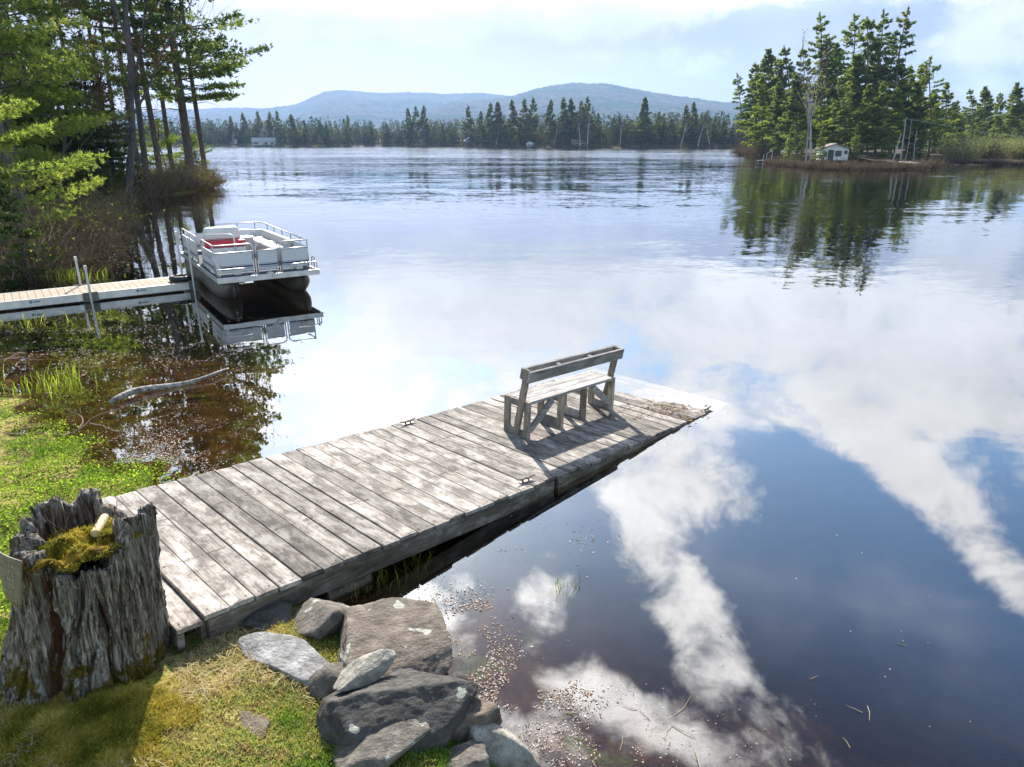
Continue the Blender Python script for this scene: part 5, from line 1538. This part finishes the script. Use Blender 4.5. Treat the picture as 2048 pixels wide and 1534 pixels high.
LST = [  # base px, top px, top py, Y, proto, material, label
    (1484, 1478, 146, 205, 2, PINE, 'dark sparse pine at the far left end of the island'),
    (1497, 1496, 165, 208, 2, PINE, 'thin pine between the dark sparse pine and the first full green pine of the island'),
    (1513, 1512, 126, 200, 0, PINEB, 'first full green pine at the left end of the island'),
    (1537, 1538, 100, 196, 3, PINE, 'broad green pine second from the left end of the island'),
    (1556, 1556, 118, 190, 0, PINEY, 'yellowish pine left of the bare birch on the island'),
    (1578, 1577, 92, 188, 1, PINE, 'pine with a thin crown above the yellowish pine'),
    (1604, 1604, 98, 182, 1, PINEO, 'rusty coloured pine behind the bare birch'),
    (1634, 1631, 28, 170, 2, PINE, 'tall pine with a bare grey top behind the bare birch'),
    (1655, 1655, 76, 168, 0, PINE, 'dense pine right of the tall bare topped pine'),
    (1672, 1672, 88, 172, 3, PINE, 'broad pine behind the white cabin'),
    (1686, 1698, 32, 160, 4, PINE, 'slender tall pine with a small crown, left of the windswept pine'),
    (1716, 1742, 36, 152, 1, PINE, 'windswept tall pine leaning right above the cabin'),
    (1722, 1766, 22, 154, 2, PINE, 'tallest leaning pine in the middle of the island'),
    (1715, 1718, 110, 150, 3, PINE, 'broad green pine right beside the cabin'),
    (1750, 1755, 95, 156, 0, PINE, 'dense pine in the middle of the island'),
    (1778, 1821, 13, 146, 2, PINE, 'lone tall pine leaning right, highest on the right half of the island'),
    (1782, 1798, 120, 150, 3, PINE, 'broad pine under the lone tall leaning pine'),
    (1812, 1820, 132, 158, 0, PINE, 'dense pine right of the lone tall leaning pine'),
    (1838, 1845, 128, 165, 0, PINE, 'green pine left of the thin one armed pine'),
    (1857, 1872, 112, 150, 4, PINE, 'thin pine with few one sided arms near the right end of the island'),
    (1886, 1894, 164, 185, 0, PINE, 'small green pine right of the thin one armed pine'),
    (1918, 1920, 200, 215, 1, PINE, 'low pine in the gap at the right side'),
    (1942, 1945, 177, 205, 1, PINE, 'pine left of the pointed pair near the right edge'),
    (1968, 1970, 174, 215, 3, PINE, 'pointed pine near the right edge, left of a pair'),
    (2000, 2001, 186, 205, 0, PINE, 'pointed pine near the right edge, right of a pair'),
    (2034, 2036, 166, 190, 3, PINE, 'tall pine at the right edge of the photo'),
    (2062, 2064, 180, 195, 0, PINE, 'pine cut by the right edge of the photo'),
    (1690, 1690, 150, 142, 1, PINEY, 'yellow green pine leaning over the cabin roof'),
    (1765, 1765, 165, 135, 0, PINE, 'low broad pine near the shore in the middle of the island'),
    (1735, 1738, 170, 138, 3, PINE, 'green pine close to the shore right of the cabin'),
    (1594, 1594, 150, 150, 3, PINE, 'broad low pine filling the gap behind the bare birch'), (1642, 1642, 150, 150, 0, PINEY, 'light green pine left behind the cabin'),
    (1700, 1700, 130, 165, 3, PINE, 'broad dark pine deep in the middle of the island'), (1790, 1792, 175, 140, 0, PINE, 'low pine beside the crooked pale dead trunk'),
    (1830, 1832, 165, 150, 3, PINE, 'broad low pine behind the utility pole'), (1866, 1868, 180, 170, 3, PINE, 'broad low pine under the thin one armed pine'),
    (1560, 1560, 165, 165, 3, PINEY, 'light yellow green pine low at the left part of the island'), (1525, 1525, 150, 180, 0, PINE, 'pine filling the gap between the first two full green pines'),
    (1905, 1907, 205, 200, 3, PINE, 'broad low pine just right of the small green pine')]
protos = mid + [thinp]
for i, (bx, tx, ty, Y, k, m, lab) in enumerate(LST):
    p = ip(bx, Y); top = atY(tx, ty, Y)
    H = top[2] - p[2]; tilt = math.atan2(top[0] - p[0], H)
    place_tree(protos[k], (PBARK, m), p, i * 1.1 + .3, math.hypot(H, top[0] - p[0]) / 24.2, 'pine_tree', lab, 'pine tree', GI, (0, 0))
    o = [q for q in COL.objects if q.get('label') == lab][0]
    o.rotation_euler = (Matrix.Rotation(tilt, 3, 'Y') @ Matrix.Rotation(i * 1.1 + .3, 3, 'Z')).to_euler()
for i, (px, ty, Y, lab) in enumerate(((1577, 250, 122, 'bright little fir at the shore left of the bare birch'), (1603, 262, 120, 'small fir directly left of the bare birch'), (1640, 255, 128, 'small fir between the bare birch and the cabin'), (1706, 250, 130, 'small fir right of the cabin door'), (1770, 255, 132, 'small dark fir in the middle of the shore'), (1840, 250, 140, 'small dark fir behind the pale poles'), (1815, 245, 150, 'dark fir left of the pale poles'), (1868, 255, 160, 'dark fir right of the pale poles'), (1900, 250, 190, 'dark fir at the back of the pale bushes'), (1935, 255, 185, 'dark fir in the shade behind the pale bushes'), (1975, 250, 190, 'dark fir below the pointed pines'), (2020, 255, 175, 'dark fir at the right edge behind the pale bushes'), (1660, 225, 150, 'dark fir behind the white cabin'), (1545, 255, 180, 'dark fir low at the left end of the island'))):
    p = ip(px, Y); H = atY(px, ty, Y)[2] - p[2]
    place_tree(msp[0], (PBARK, PINE if i < 2 else SPRUCE), p, i * 1.9, H / 10.1, 'fir_tree', lab, 'fir tree', 'small firs on the island')
bir = hardwood(411, 14.5, .17, .34, 3, first=.35, twig=.018, budn=1, buds_sz=.10)
p = ip(1622, 116)
place_tree(bir, (WBARK, TWIG, None), p, .3, 1.0, 'birch_tree', 'bare white birch at the island shore left of the cabin', 'birch tree')
place_tree(bir, (WBARK, TWIG, None), ip(1614, 118), 2.3, .86, 'birch_tree', 'second thinner bare birch stem just left of the white birch', 'birch tree')
POLE = plain('pale_pole', (.42, .42, .41), .8, 0, .2, 3)
for i, (x0, y0, x1, y1, Y, r_, lab, nm, ct) in enumerate(((1803, 305, 1812, 236, 128, .13, 'pale utility pole on the island shore carrying the wire', 'utility_pole', 'utility pole'), (1813, 306, 1823, 240, 136, .09, 'pale bare trunk just right of the utility pole', 'dead_tree', 'dead tree'), (1829, 306, 1834, 260, 128, .08, 'short pale dead trunk with stubs right of the utility pole', 'dead_tree', 'dead tree'), (1846, 302, 1851, 246, 150, .10, 'left one of two grey trunks behind the pale dead trunk', 'dead_tree', 'dead tree'), (1851, 302, 1857, 246, 150, .10, 'right one of two grey trunks behind the pale dead trunk', 'dead_tree', 'dead tree'), (1788, 307, 1803, 266, 122, .10, 'crooked pale dead trunk leaning left of the utility pole', 'dead_tree', 'dead tree'))):
    a, c = Vector(ip(x0, Y, -.3)), Vector(atY(x1, y1, Y))
    b = MB(); b.tube([a, a.lerp(c, .5) + Vector((.12 * math.sin(i * 2), 0, 0)), c], [r_, r_ * .85, r_ * .6], 8)
    if nm == 'dead_tree':
        for q in range(4): 
            s_ = a.lerp(c, .4 + .14 * q); b.tube([s_, s_ + Vector((.9 * (-1) ** q, .3, .4))], [.04, .015], 4)
        tag(b.build(nm, POLE), lab, ct)
    else:
        tag(b.build(nm, POLE), lab, ct)
wa, wb = Vector(atY(1813, 237, 128)), Vector(atY(2300, 280, 150))
b = MB(); b.tube([wa.lerp(wb, t) + Vector((0, 0, -1.4 * math.sin(math.pi * t))) for t in np.linspace(0, 1, 14)], .035, 4)
tag(b.build('power_line', plain('wire', (.30, .42, .36), .5)), 'thin pale green wire running from the island pole to the right edge', 'wire')
# cabin
WWALL = plain('white_board_wall', (.86, .87, .86), .7, 0, .06, 2)
GREEN = plain('dark_green_paint', (.015, .07, .045), .5)
DGLASS = plain('dark_window', (.03, .04, .05), .08)
ROOFB = plain('brown_roof', (.20, .16, .13), .9, 0, .2, 2)
ROOFG = plain('grey_roof', (.42, .44, .46), .7, 0, .1, 1)
ROOFT = plain('teal_roof', (.05, .22, .24), .6)
def house(name, label, xyz, rz, w, d, h, rh, wall, roof, wins=(), doors=(), gable='y', over=.35, cat='house', posts=0.0):
    """front wall faces -y; wins/doors: (x from left, z, w, h, frame material, fill material)"""
    o = empty(name, xyz, rz, label, cat)
    b = MB().box((0, 0, h / 2 + posts), (w, d, h))
    if gable == 'y':       # ridge runs front to back, gable end in front
        for y in (-d / 2, d / 2):
            b.add([(-w / 2, y - .01 * (1 if y > 0 else -1), h + posts), (w / 2, y - .01 * (1 if y > 0 else -1), h + posts), (0, y - .01 * (1 if y > 0 else -1), h + rh + posts)], [(0, 1, 2)])
    else:
        for x in (-w / 2, w / 2):
            b.add([(x - .01 * (1 if x > 0 else -1), -d / 2, h + posts), (x - .01 * (1 if x > 0 else -1), d / 2, h + posts), (x - .01 * (1 if x > 0 else -1), 0, h + rh + posts)], [(0, 1, 2)])
    b.build('wall', wall, o)
    b = MB()
    W2, D2 = (w / 2, d / 2) if gable == 'y' else (d / 2, w / 2)
    k = (W2 + over) / W2
    sl = [(-W2 * k, h - rh * (k - 1)), (0, h + rh), (W2 * k, h - rh * (k - 1))]
    vs = []
    for yy in (-D2 - over, D2 + over):
        for x, z in sl: vs += [(x, yy, z + .03 + posts), (x, yy, z + .17 + posts)]
    if gable != 'y': vs = [(y, -x, z) for x, y, z in vs]
    b.add(vs, [(0, 2, 3, 1), (2, 4, 5, 3), (6, 7, 9, 8), (8, 9, 11, 10), (0, 6, 8, 2), (2, 8, 10, 4), (1, 3, 9, 7), (3, 5, 11, 9), (0, 1, 7, 6), (4, 10, 11, 5)])
    b.build('roof', roof, o)
    for x, z, ww, hh, fm, gm in wins:
        f = MB().box((-w / 2 + x, -d / 2 - .03, z + posts), (ww + .2, .08, hh + .2)).build('window', fm, o)
        MB().box((-w / 2 + x, -d / 2 - .075, z + posts), (ww, .03, hh)).build('pane', gm, f)
    for x, ww, hh, m_ in doors:
        f = MB().box((-w / 2 + x, -d / 2 - .03, hh / 2 + posts + .05), (ww, .08, hh)).build('door', m_, o)
        MB().box((-w / 2 + x + ww * .38, -d / 2 - .09, hh * .5 + posts), (.05, .05, .12)).build('handle', ALU, f)
    if posts:
        b = MB()
        for x in (-w / 2 + .15, w / 2 - .15):
            for y in (-d / 2 + .15, d / 2 - .15): b.box((x, y, posts / 2), (.2, .2, posts))
        b.build('post', ALUW, o)
    return o
pc = ip(1664, 132, -.15)
cab = house('cabin', 'small white cabin with a dark green door among the island pines', pc, rad(-10), 4.4, 4.0, 1.95, .75, WWALL, ROOFB,
            [(2.75, 1.15, .85, .75, NAVY, DGLASS), (.55, 1.15, .6, .7, WWALL, DGLASS), (3.95, 1.35, .35, .4, NAVY, DGLASS)], [(1.5, .95, 1.7, GREEN)])
for i, (px, py, sz, lab) in enumerate(((1472, 305, 1.3, 'brown boulder at the far left point of the island'), (1481, 308, 1.0, 'pale rounded boulder beside the brown boulder at the left point'), (1497, 310, .7, 'small pale shore rock at the left end of the island'), (1512, 311, .6, 'low shore rock right of the small pale one on the island'))):
    P = at(px, py, .2); rock(lab, tuple(P), (sz, sz * .8, sz * .75), (0, 0, 40 * i), (4, 2, 2, 0)[i], 131 + i)
# little jetty with a white rail at the island
o = empty('jetty', tuple(at(1526, 324, 0)), .25, 'little white jetty with a handrail at the left shore of the island', 'jetty')
b = MB()
for i in range(10): b.box((-1.2 + i * .27, 0, .3), (.25, 1.0, .05))
b.build('deck_boards', PIPE, o)
b = MB(); b.tube(rounded([(.3, -.5, .3), (.3, -.5, 1.5), (1.4, -.5, 2.1), (1.4, -.5, .3)], .1), .05, 6); b.tube([(.3, .5, -.5), (.3, .5, 1.3)], .05, 6); b.tube([(-1.0, 0, -.5), (-1.0, 0, .3)], .05, 6)
b.build('handrail', PIPE, o)
b = MB(); A_, B_ = Vector(at(1800, 325, .3)), Vector(at(1862, 333, .25)); b.tube([A_, A_.lerp(B_, .5) + Vector((0, .2, .1)), B_], [.22, .28, .2], 8)
tag(b.build('fallen_log', plain('bleached_log', (.50, .46, .42), .9, 0, .25, 2)), 'long bleached log lying at the right shore of the island', 'log')
SHI = [shrub(311, 2.4, 2.4, 120, .045), shrub(312, 2.0, 2.2, 110, .04), shrub(313, 3.2, 2.6, 110, .035, 3200)]
MAUVE = leaf_mat('island_shrub_twig', [(0, (.07, .05, .045)), (.5, (.19, .135, .115)), (1, (.33, .26, .20))], .15)
GRN = leaf_mat('pale_green_bush', [(0, (.17, .21, .10)), (.5, (.30, .35, .17)), (1, (.42, .46, .26))], .45)
r = random.Random(9)
xs = [1541 + i * 9.6 for i in range(35)]
ords = lambda i: '%d%s' % (i + 1, 'th' if 10 <= (i + 1) % 100 <= 20 else {1: 'st', 2: 'nd', 3: 'rd'}.get((i + 1) % 10, 'th'))
for i, px in enumerate(xs):
    sh = float(np.interp(px, [1538, 1580, 1640, 1700, 1780, 1850, 1880], [324, 329, 334, 336, 335, 334, 330]))
    Y = 3.6 * FPX / (sh - YH) * .985 + r.uniform(1.2, 6.5) + (i % 2) * 3
    o = place_shrub((SHI[i % 2][0], None), None, ip(px, Y, -.1), i * 2.1, r.uniform(.34, .58), 'reddish brown bare shrub along the island shore, %s from the left' % ords(i), 'shrubs along the island shore')
    o.data.materials[0] = MAUVE
for i in range(16):
    px = 1892 + i * 11.5
    place_shrub(SHI[2], GRN, ip(px, r.uniform(136, 160), -.1), i * 1.3, r.uniform(.6, 1.0), 'pale grey green bush on the low shore at the right edge, %s from the left' % ords(i), 'pale bushes at the right', 'bush', 'bush')
for i in range(14):
    px = 1880 + i * 14
    o = place_shrub((SHI[1][0], None), None, ip(px, 3.6 * FPX / (float(np.interp(px, [1878, 1910, 2048, 2500], [331, 323, 326, 328])) - YH) + r.uniform(1, 5), -.1), i * 2.4, r.uniform(.3, .5), 'low brown shrub under the pale bushes at the right, %s from the left' % ords(i), 'low shrubs at the right shore')
for i, px in enumerate((1487, 1500, 1514, 1527)):
    place_shrub((SHI[0][0], None), None, ip(px, 200 - i * 8, -.1), i * 2.4, 1.2, 'brown shrub under the pines at the left point of the island, %s from the left' % ords(i), 'shrubs under the island point')

# ------------------------------------------------------------------ far shore
fx = [-900, 300, 480, 640, 720, 900, 1000, 1200, 1460, 1700, 2300]
fy = [293, 293.6, 293.4, 294.6, 292.6, 293.6, 295.6, 296.6, 297.4, 298, 298]
def shoreY(px):
    d = ray(px, float(np.interp(px, fx, fy))); return d[1] * CH / -d[2]
V = []; F = []
pxs = np.linspace(-900, 2300, 160)
offs = [(-6, -.6), (0, .05), (4, .7), (25, 1.6), (120, 4), (500, 14), (1500, 30)]
for px in pxs:
    Y = shoreY(px) + 4 * math.sin(px * .05) + 3 * math.sin(px * .13 + 1)
    for o_, z in offs:
        p = atY(px, 290, Y + o_); V.append((p[0], p[1], z + (.3 * math.sin(px * .31) if o_ > 0 else 0)))
nO = len(offs)
for i in range(len(pxs) - 1):
    for j in range(nO - 1):
        a = i * nO + j; F.append((a, a + nO, a + nO + 1, a + 1))
tag(obj('far_shore', npmesh('far_shore', V, F, smooth=True), litter_mat('far_ground', (.05, .038, .03), (.12, .09, .06), (.07, .08, .035))), kind='structure')
def fp(px, dY=8, z=.9):
    p = atY(px, 290, shoreY(px) + dY); return (p[0], p[1], z)
FARL = [conifer(501, 24, .14, 5.8, .30, dens=.95, ln=1.05, wd=.22, nt_=4, gap=.2, dead=False, whorl=1.1, pw=1.0), conifer(502, 24, .22, 5.2, .30, dens=.95, ln=1.05, wd=.22, nt_=4, gap=.32, dead=False, whorl=1.1, bend=.6, pw=.95), conifer(503, 24, .08, 7.2, .3, dens=.95, ln=1.1, wd=.22, nt_=4, gap=.15, dead=False, whorl=1.1, pw=1.0)]
farp = [(468, 232, 0, 25), (492, 226, 0, 30), (520, 222, 1, 30), (545, 224, 0, 25), (562, 222, 1, 28), (588, 229, 2, 4), (612, 240, 0, 12), (655, 245, 0, 14), (700, 231, 1, 6), (745, 248, 0, 12), (775, 246, 2, 10),
        (818, 217, 0, 8), (834, 213, 1, 12), (851, 212, 0, 9), (886, 247, 2, 6), (936, 212, 1, 10), (962, 223, 0, 5), (982, 206, 0, 8), (997, 204, 2, 12), (1024, 200, 0, 9), (1046, 198, 1, 12), (1065, 196, 1, 10),
        (1101, 200, 0, 8), (1126, 196, 0, 10), (1139, 198, 2, 14), (1158, 202, 1, 9), (1173, 194, 1, 12), (1196, 226, 1, 14), (1236, 230, 0, 16), (1284, 195, 2, 10), (1314, 223, 1, 8), (1326, 236, 0, 10), (1368, 210, 0, 10), (1381, 205, 0, 13), (1404, 226, 1, 8), (1426, 232, 0, 10), (1444, 240, 0, 12)]
far_lab = ['behind the long grey house', 'right of the long grey house', 'below the left hill', 'in the close trio', 'left of the teal roofed hut', 'below the right hill', 'toward the island']
for i, (px, ty, k, dY) in enumerate(farp):
    p = fp(px, dY); H = atY(px, ty, p[1])[2] - p[2]
    place_tree(FARL[k], (PBARK, PINE_FAR), p, i * 1.37, H / 24.3, 'pine_tree', 'tall pine standing out of the far shore woods, %s from the left' % ords(i), 'pine tree', 'tall pines on the far shore')
# the low woods behind them read as one mass
r = np.random.RandomState(77)
C, DD, T = [], [], []
for i in range(3400):
    px = r.uniform(-500, 2250); dY = r.uniform(6, 70) ** 1.0
    p = np.array(fp(px, dY, .9 + .02 * dY)); con = r.rand() < .76
    H = r.uniform(9, 19) * (1.0 if con else .72) * (.55 if dY < 14 else 1.0)
    if 495 < px < 560 and dY < 26: continue
    if con:
        n = 90; f = r.rand(n) ** 1.35; a = r.uniform(0, 6.28, n); R = H * .2 * (1 - f) ** .8 + .12
        q = R * r.uniform(.35, 1, n) ** .5
        C.append(p + np.column_stack([np.cos(a) * q, np.sin(a) * q, f * H])); DD.append(np.column_stack([np.cos(a), np.sin(a), np.full(n, .25)]))
        T.append(np.full(n, r.uniform(.05, .5)))
    else:
        n = 60; d = rdir(r, n); d[:, 2] = np.abs(d[:, 2]); q = r.rand(n, 1) ** .4
        C.append(p + d * q * [H * .22, H * .22, H * .62] + [0, 0, H * .35]); DD.append(d + [0, 0, .8]); T.append(np.full(n, r.uniform(.66, .98)))
V, F, TT = tuft_tris(r, np.concatenate(C), np.concatenate(DD), 4, 1.0, .2, .5, np.concatenate(T))
WOODS = leaf_mat('woods', [(0, (.03, .05, .025)), (.5, (.10, .135, .055)), (.58, (.11, .12, .05)), (.66, (.10, .075, .06)), (.82, (.18, .135, .105)), (1, (.2, .19, .08))], .3)
tag(obj('woods', npmesh('woods', V, F, TT), WOODS), 'low mixed woods along the far shore of the lake', 'woods', kind='stuff')
# shore shrubs band
n = 9000
px = r.uniform(-500, 2250, n); Yb = np.array([shoreY(a) for a in px]) + r.uniform(-1, 5, n)
Cc = np.array([atY(a, 290, b_) for a, b_ in zip(px, Yb)]); Cc[:, 2] = r.uniform(.1, 1.7, n)
V, F, TT = tuft_tris(r, Cc, np.tile([0, 0, 1.], (n, 1)), 3, .9, .14, .7, r.uniform(.6, .8, n))
tag(obj('shore_brush', npmesh('shore_brush', V, F, TT), WOODS), 'dark brown brush along the far water line', 'brush', kind='stuff')
FB = hardwood(511, 15, .26, .4, 3, first=.45, twig=.06, buds=False)
for i, (px, sc, tilt, m, lab) in enumerate(((527, .95, -.26, WBARK, 'white birch leaning left in front of the long grey house'), (550, .95, .02, WBARK, 'upright white birch at the right end of the long grey house'), (991, 1.0, -.42, WBARK, 'white birch leaning left over the far water, below the middle pines'), (1107, .9, .05, WBARK, 'white stemmed birch on the far shore below the right hill'), (1175, 1.25, .10, GBARK, 'big grey bare tree with a wide crown on the far shore'), (1160, 1.1, -.1, GBARK, 'grey bare tree just left of the big bare one on the far shore'), (1362, 1.05, .06, WBARK, 'pale bare birch on the far shore near the island'), (1396, 1.1, .14, WBARK, 'pale birch leaning right on the far shore near the island'), (1420, .9, .05, WBARK, 'last pale birch on the far shore before the island'), (1240, .9, 0, WBARK, 'pale birch on the far shore left of the broad lone pine'), (465, .8, 0, GBARK, 'grey bare tree beside the small white house on the far shore'))):
    place_tree(FB, (m, m if m is GBARK else TWIG, None), fp(px, 2, .3), i * 1.9, sc, 'birch_tree' if m is WBARK else 'bare_tree', lab, 'birch tree' if m is WBARK else 'bare tree', None, (0, tilt))
WHW = plain('pale_siding', (.50, .54, .56), .7, 0, .08, 1)
BRW = plain('brown_siding', (.13, .10, .085), .8)
house('lake_house', 'long low pale grey house with a metal roof on the far shore', fp(529, 9, .8), rad(12), 16, 7, 2.9, 2.4, WHW, ROOFG, [(2.6, 1.6, 3.2, 1.3, WHW, DGLASS), (9.5, 1.6, 1.6, 1.3, WHW, DGLASS), (13.8, 1.6, 1.4, 1.5, WHW, DGLASS)], [(6.1, 1.3, 2.1, WWALL), (11.7, 1.2, 2.1, WWALL)], gable='x')
house('small_house', 'small white house with a pale roof left of the long grey house', fp(474, 12, 1.2), rad(-20), 7, 6, 2.3, 1.6, WWALL, ROOFG, [(2, 1.4, 1, 1, WWALL, DGLASS)], [(4.6, 1, 2, GREYS)])
house('hut', 'little hut with a teal roof standing on posts on the far shore', fp(936, 5, .5), rad(25), 4.2, 4, 2.0, 1.9, BRW, ROOFT, [(1.3, 1.1, .9, .9, WWALL, DGLASS)], [(2.9, .9, 1.8, GREYS)], posts=1.6, cat='hut')
house('shed', 'small white shed under the pines of the far shore', fp(1061, 5, .6), rad(-15), 4.0, 3, 2.0, 1.0, WWALL, ROOFG, [(2.8, 1.2, .7, .7, WWALL, DGLASS)], [(1.3, .9, 1.7, GREYS)], cat='shed')
house('brown_house', 'dark brown house hidden in the trees of the far shore', fp(1158, 8, .6), rad(8), 9, 6, 2.5, 1.6, BRW, ROOFB, [(2.2, 1.4, 1.4, 1.1, WWALL, DGLASS), (6.4, 1.4, 1.4, 1.1, WWALL, DGLASS)], [(4.3, 1, 2, WWALL)], gable='x')

# ------------------------------------------------------------------ wooded hills
def hill_mat(name, g, b_):
    m, nt = mat(name); p = nd(nt, 'ShaderNodeNewGeometry').outputs['Position']
    n1 = noi(nt, p, .035, 5, .7); n2 = noi(nt, p, .0022, 5, .6); n3 = noi(nt, p, .008, 4, .6)
    c = mixc(nt, maprange(nt, n2, .46, .58), b_, g)
    c = mixc(nt, maprange(nt, n3, .56, .66), c, tuple(x * .5 for x in g))
    c = mixc(nt, maprange(nt, n3, .42, .34, 0, .6), c, (.19, .20, .10))
    v = maprange(nt, n1, .3, .7, .03, .95)
    c = mixc(nt, 1.0, c, nd(nt, 'ShaderNodeCombineColor', {0: v, 1: v, 2: v}).outputs[0], 'MULTIPLY')
    pbr(nt, c, 1, bump=n1, bd=14, bs=1, spec=0); return m
def hill(name, pts, Y0, Y1, m, seed):
    px = np.array([a for a, _ in pts]); py = np.array([b for _, b in pts])
    nu, nv = 420, 60
    U = np.linspace(px[0], px[-1], nu); V = []; F = []
    rng_ = np.random.RandomState(seed)
    for j in range(nv):
        t = j / (nv - 1)
        if t < .8:
            q = t / .8; Y = Y0 + (Y1 - Y0) * q; k = q ** 1.25
        else:
            q = (t - .8) / .2; Y = Y1 + (Y1 - Y0) * .5 * q; k = 1 - .7 * q ** 1.5
        for u in U:
            tp = atY(u, float(np.interp(u, px, py)), Y1)
            x = tp[0] * (Y / Y1)
            zz = 2 + (tp[2] - 2) * k
            zz += (mnoise.fractal(Vector((x * .0016, Y * .0016, seed)), 1, 2, 5)) * 42 * math.sin(math.pi * min(1, t * 1.0)) * .8 * (1 if t < .8 else 0)
            zz += (rng_.rand() - .5) * 5.0 * (1 if t > .1 else 0)
            V.append((x, Y, zz))
    for j in range(nv - 1):
        for i in range(nu - 1):
            a = j * nu + i; F.append((a, a + 1, a + nu + 1, a + nu))
    tag(obj(name, npmesh(name, V, F, smooth=False), m), kind='structure')
hill('hills', [(-500, 225), (300, 222), (430, 216), (480, 217), (545, 215.5), (585, 211), (612, 204), (632, 192), (650, 183), (676, 179), (700, 177.5), (735, 182), (775, 185), (800, 184.5), (815, 183), (830, 186), (900, 189), (960, 187), (1015, 192), (1100, 200), (1300, 215), (1700, 240), (2300, 260)], 2600, 5200, hill_mat('left_hill_woods', (.045, .075, .04), (.13, .105, .095)), 3)
hill('hill', [(600, 268), (800, 236), (900, 208), (960, 202), (1015, 194), (1050, 182), (1075, 175), (1110, 169.5), (1145, 165.5), (1160, 167), (1196, 167.5), (1225, 173), (1280, 181), (1340, 189), (1395, 196), (1450, 205), (1600, 222), (1850, 240), (2300, 258)], 1900, 4000, hill_mat('right_hill_woods', (.06, .10, .05), (.15, .125, .10)), 11)

# ------------------------------------------------------------------ thin blue spring haze
m, nt = mat('haze')
pv = nd(nt, 'ShaderNodeVolumePrincipled', {'Color': HAZE_COL, 'Density': HAZE_D, 'Anisotropy': HAZE_G})
finish(nt, pv.outputs[0], vol=True)
hz = MB().box((0, 3550, 298), (14600, 7900, 604)).build('haze', m)
hz['kind'] = 'stuff'; hz['label'] = 'thin blue haze over the lake and hills'; hz['category'] = 'haze'
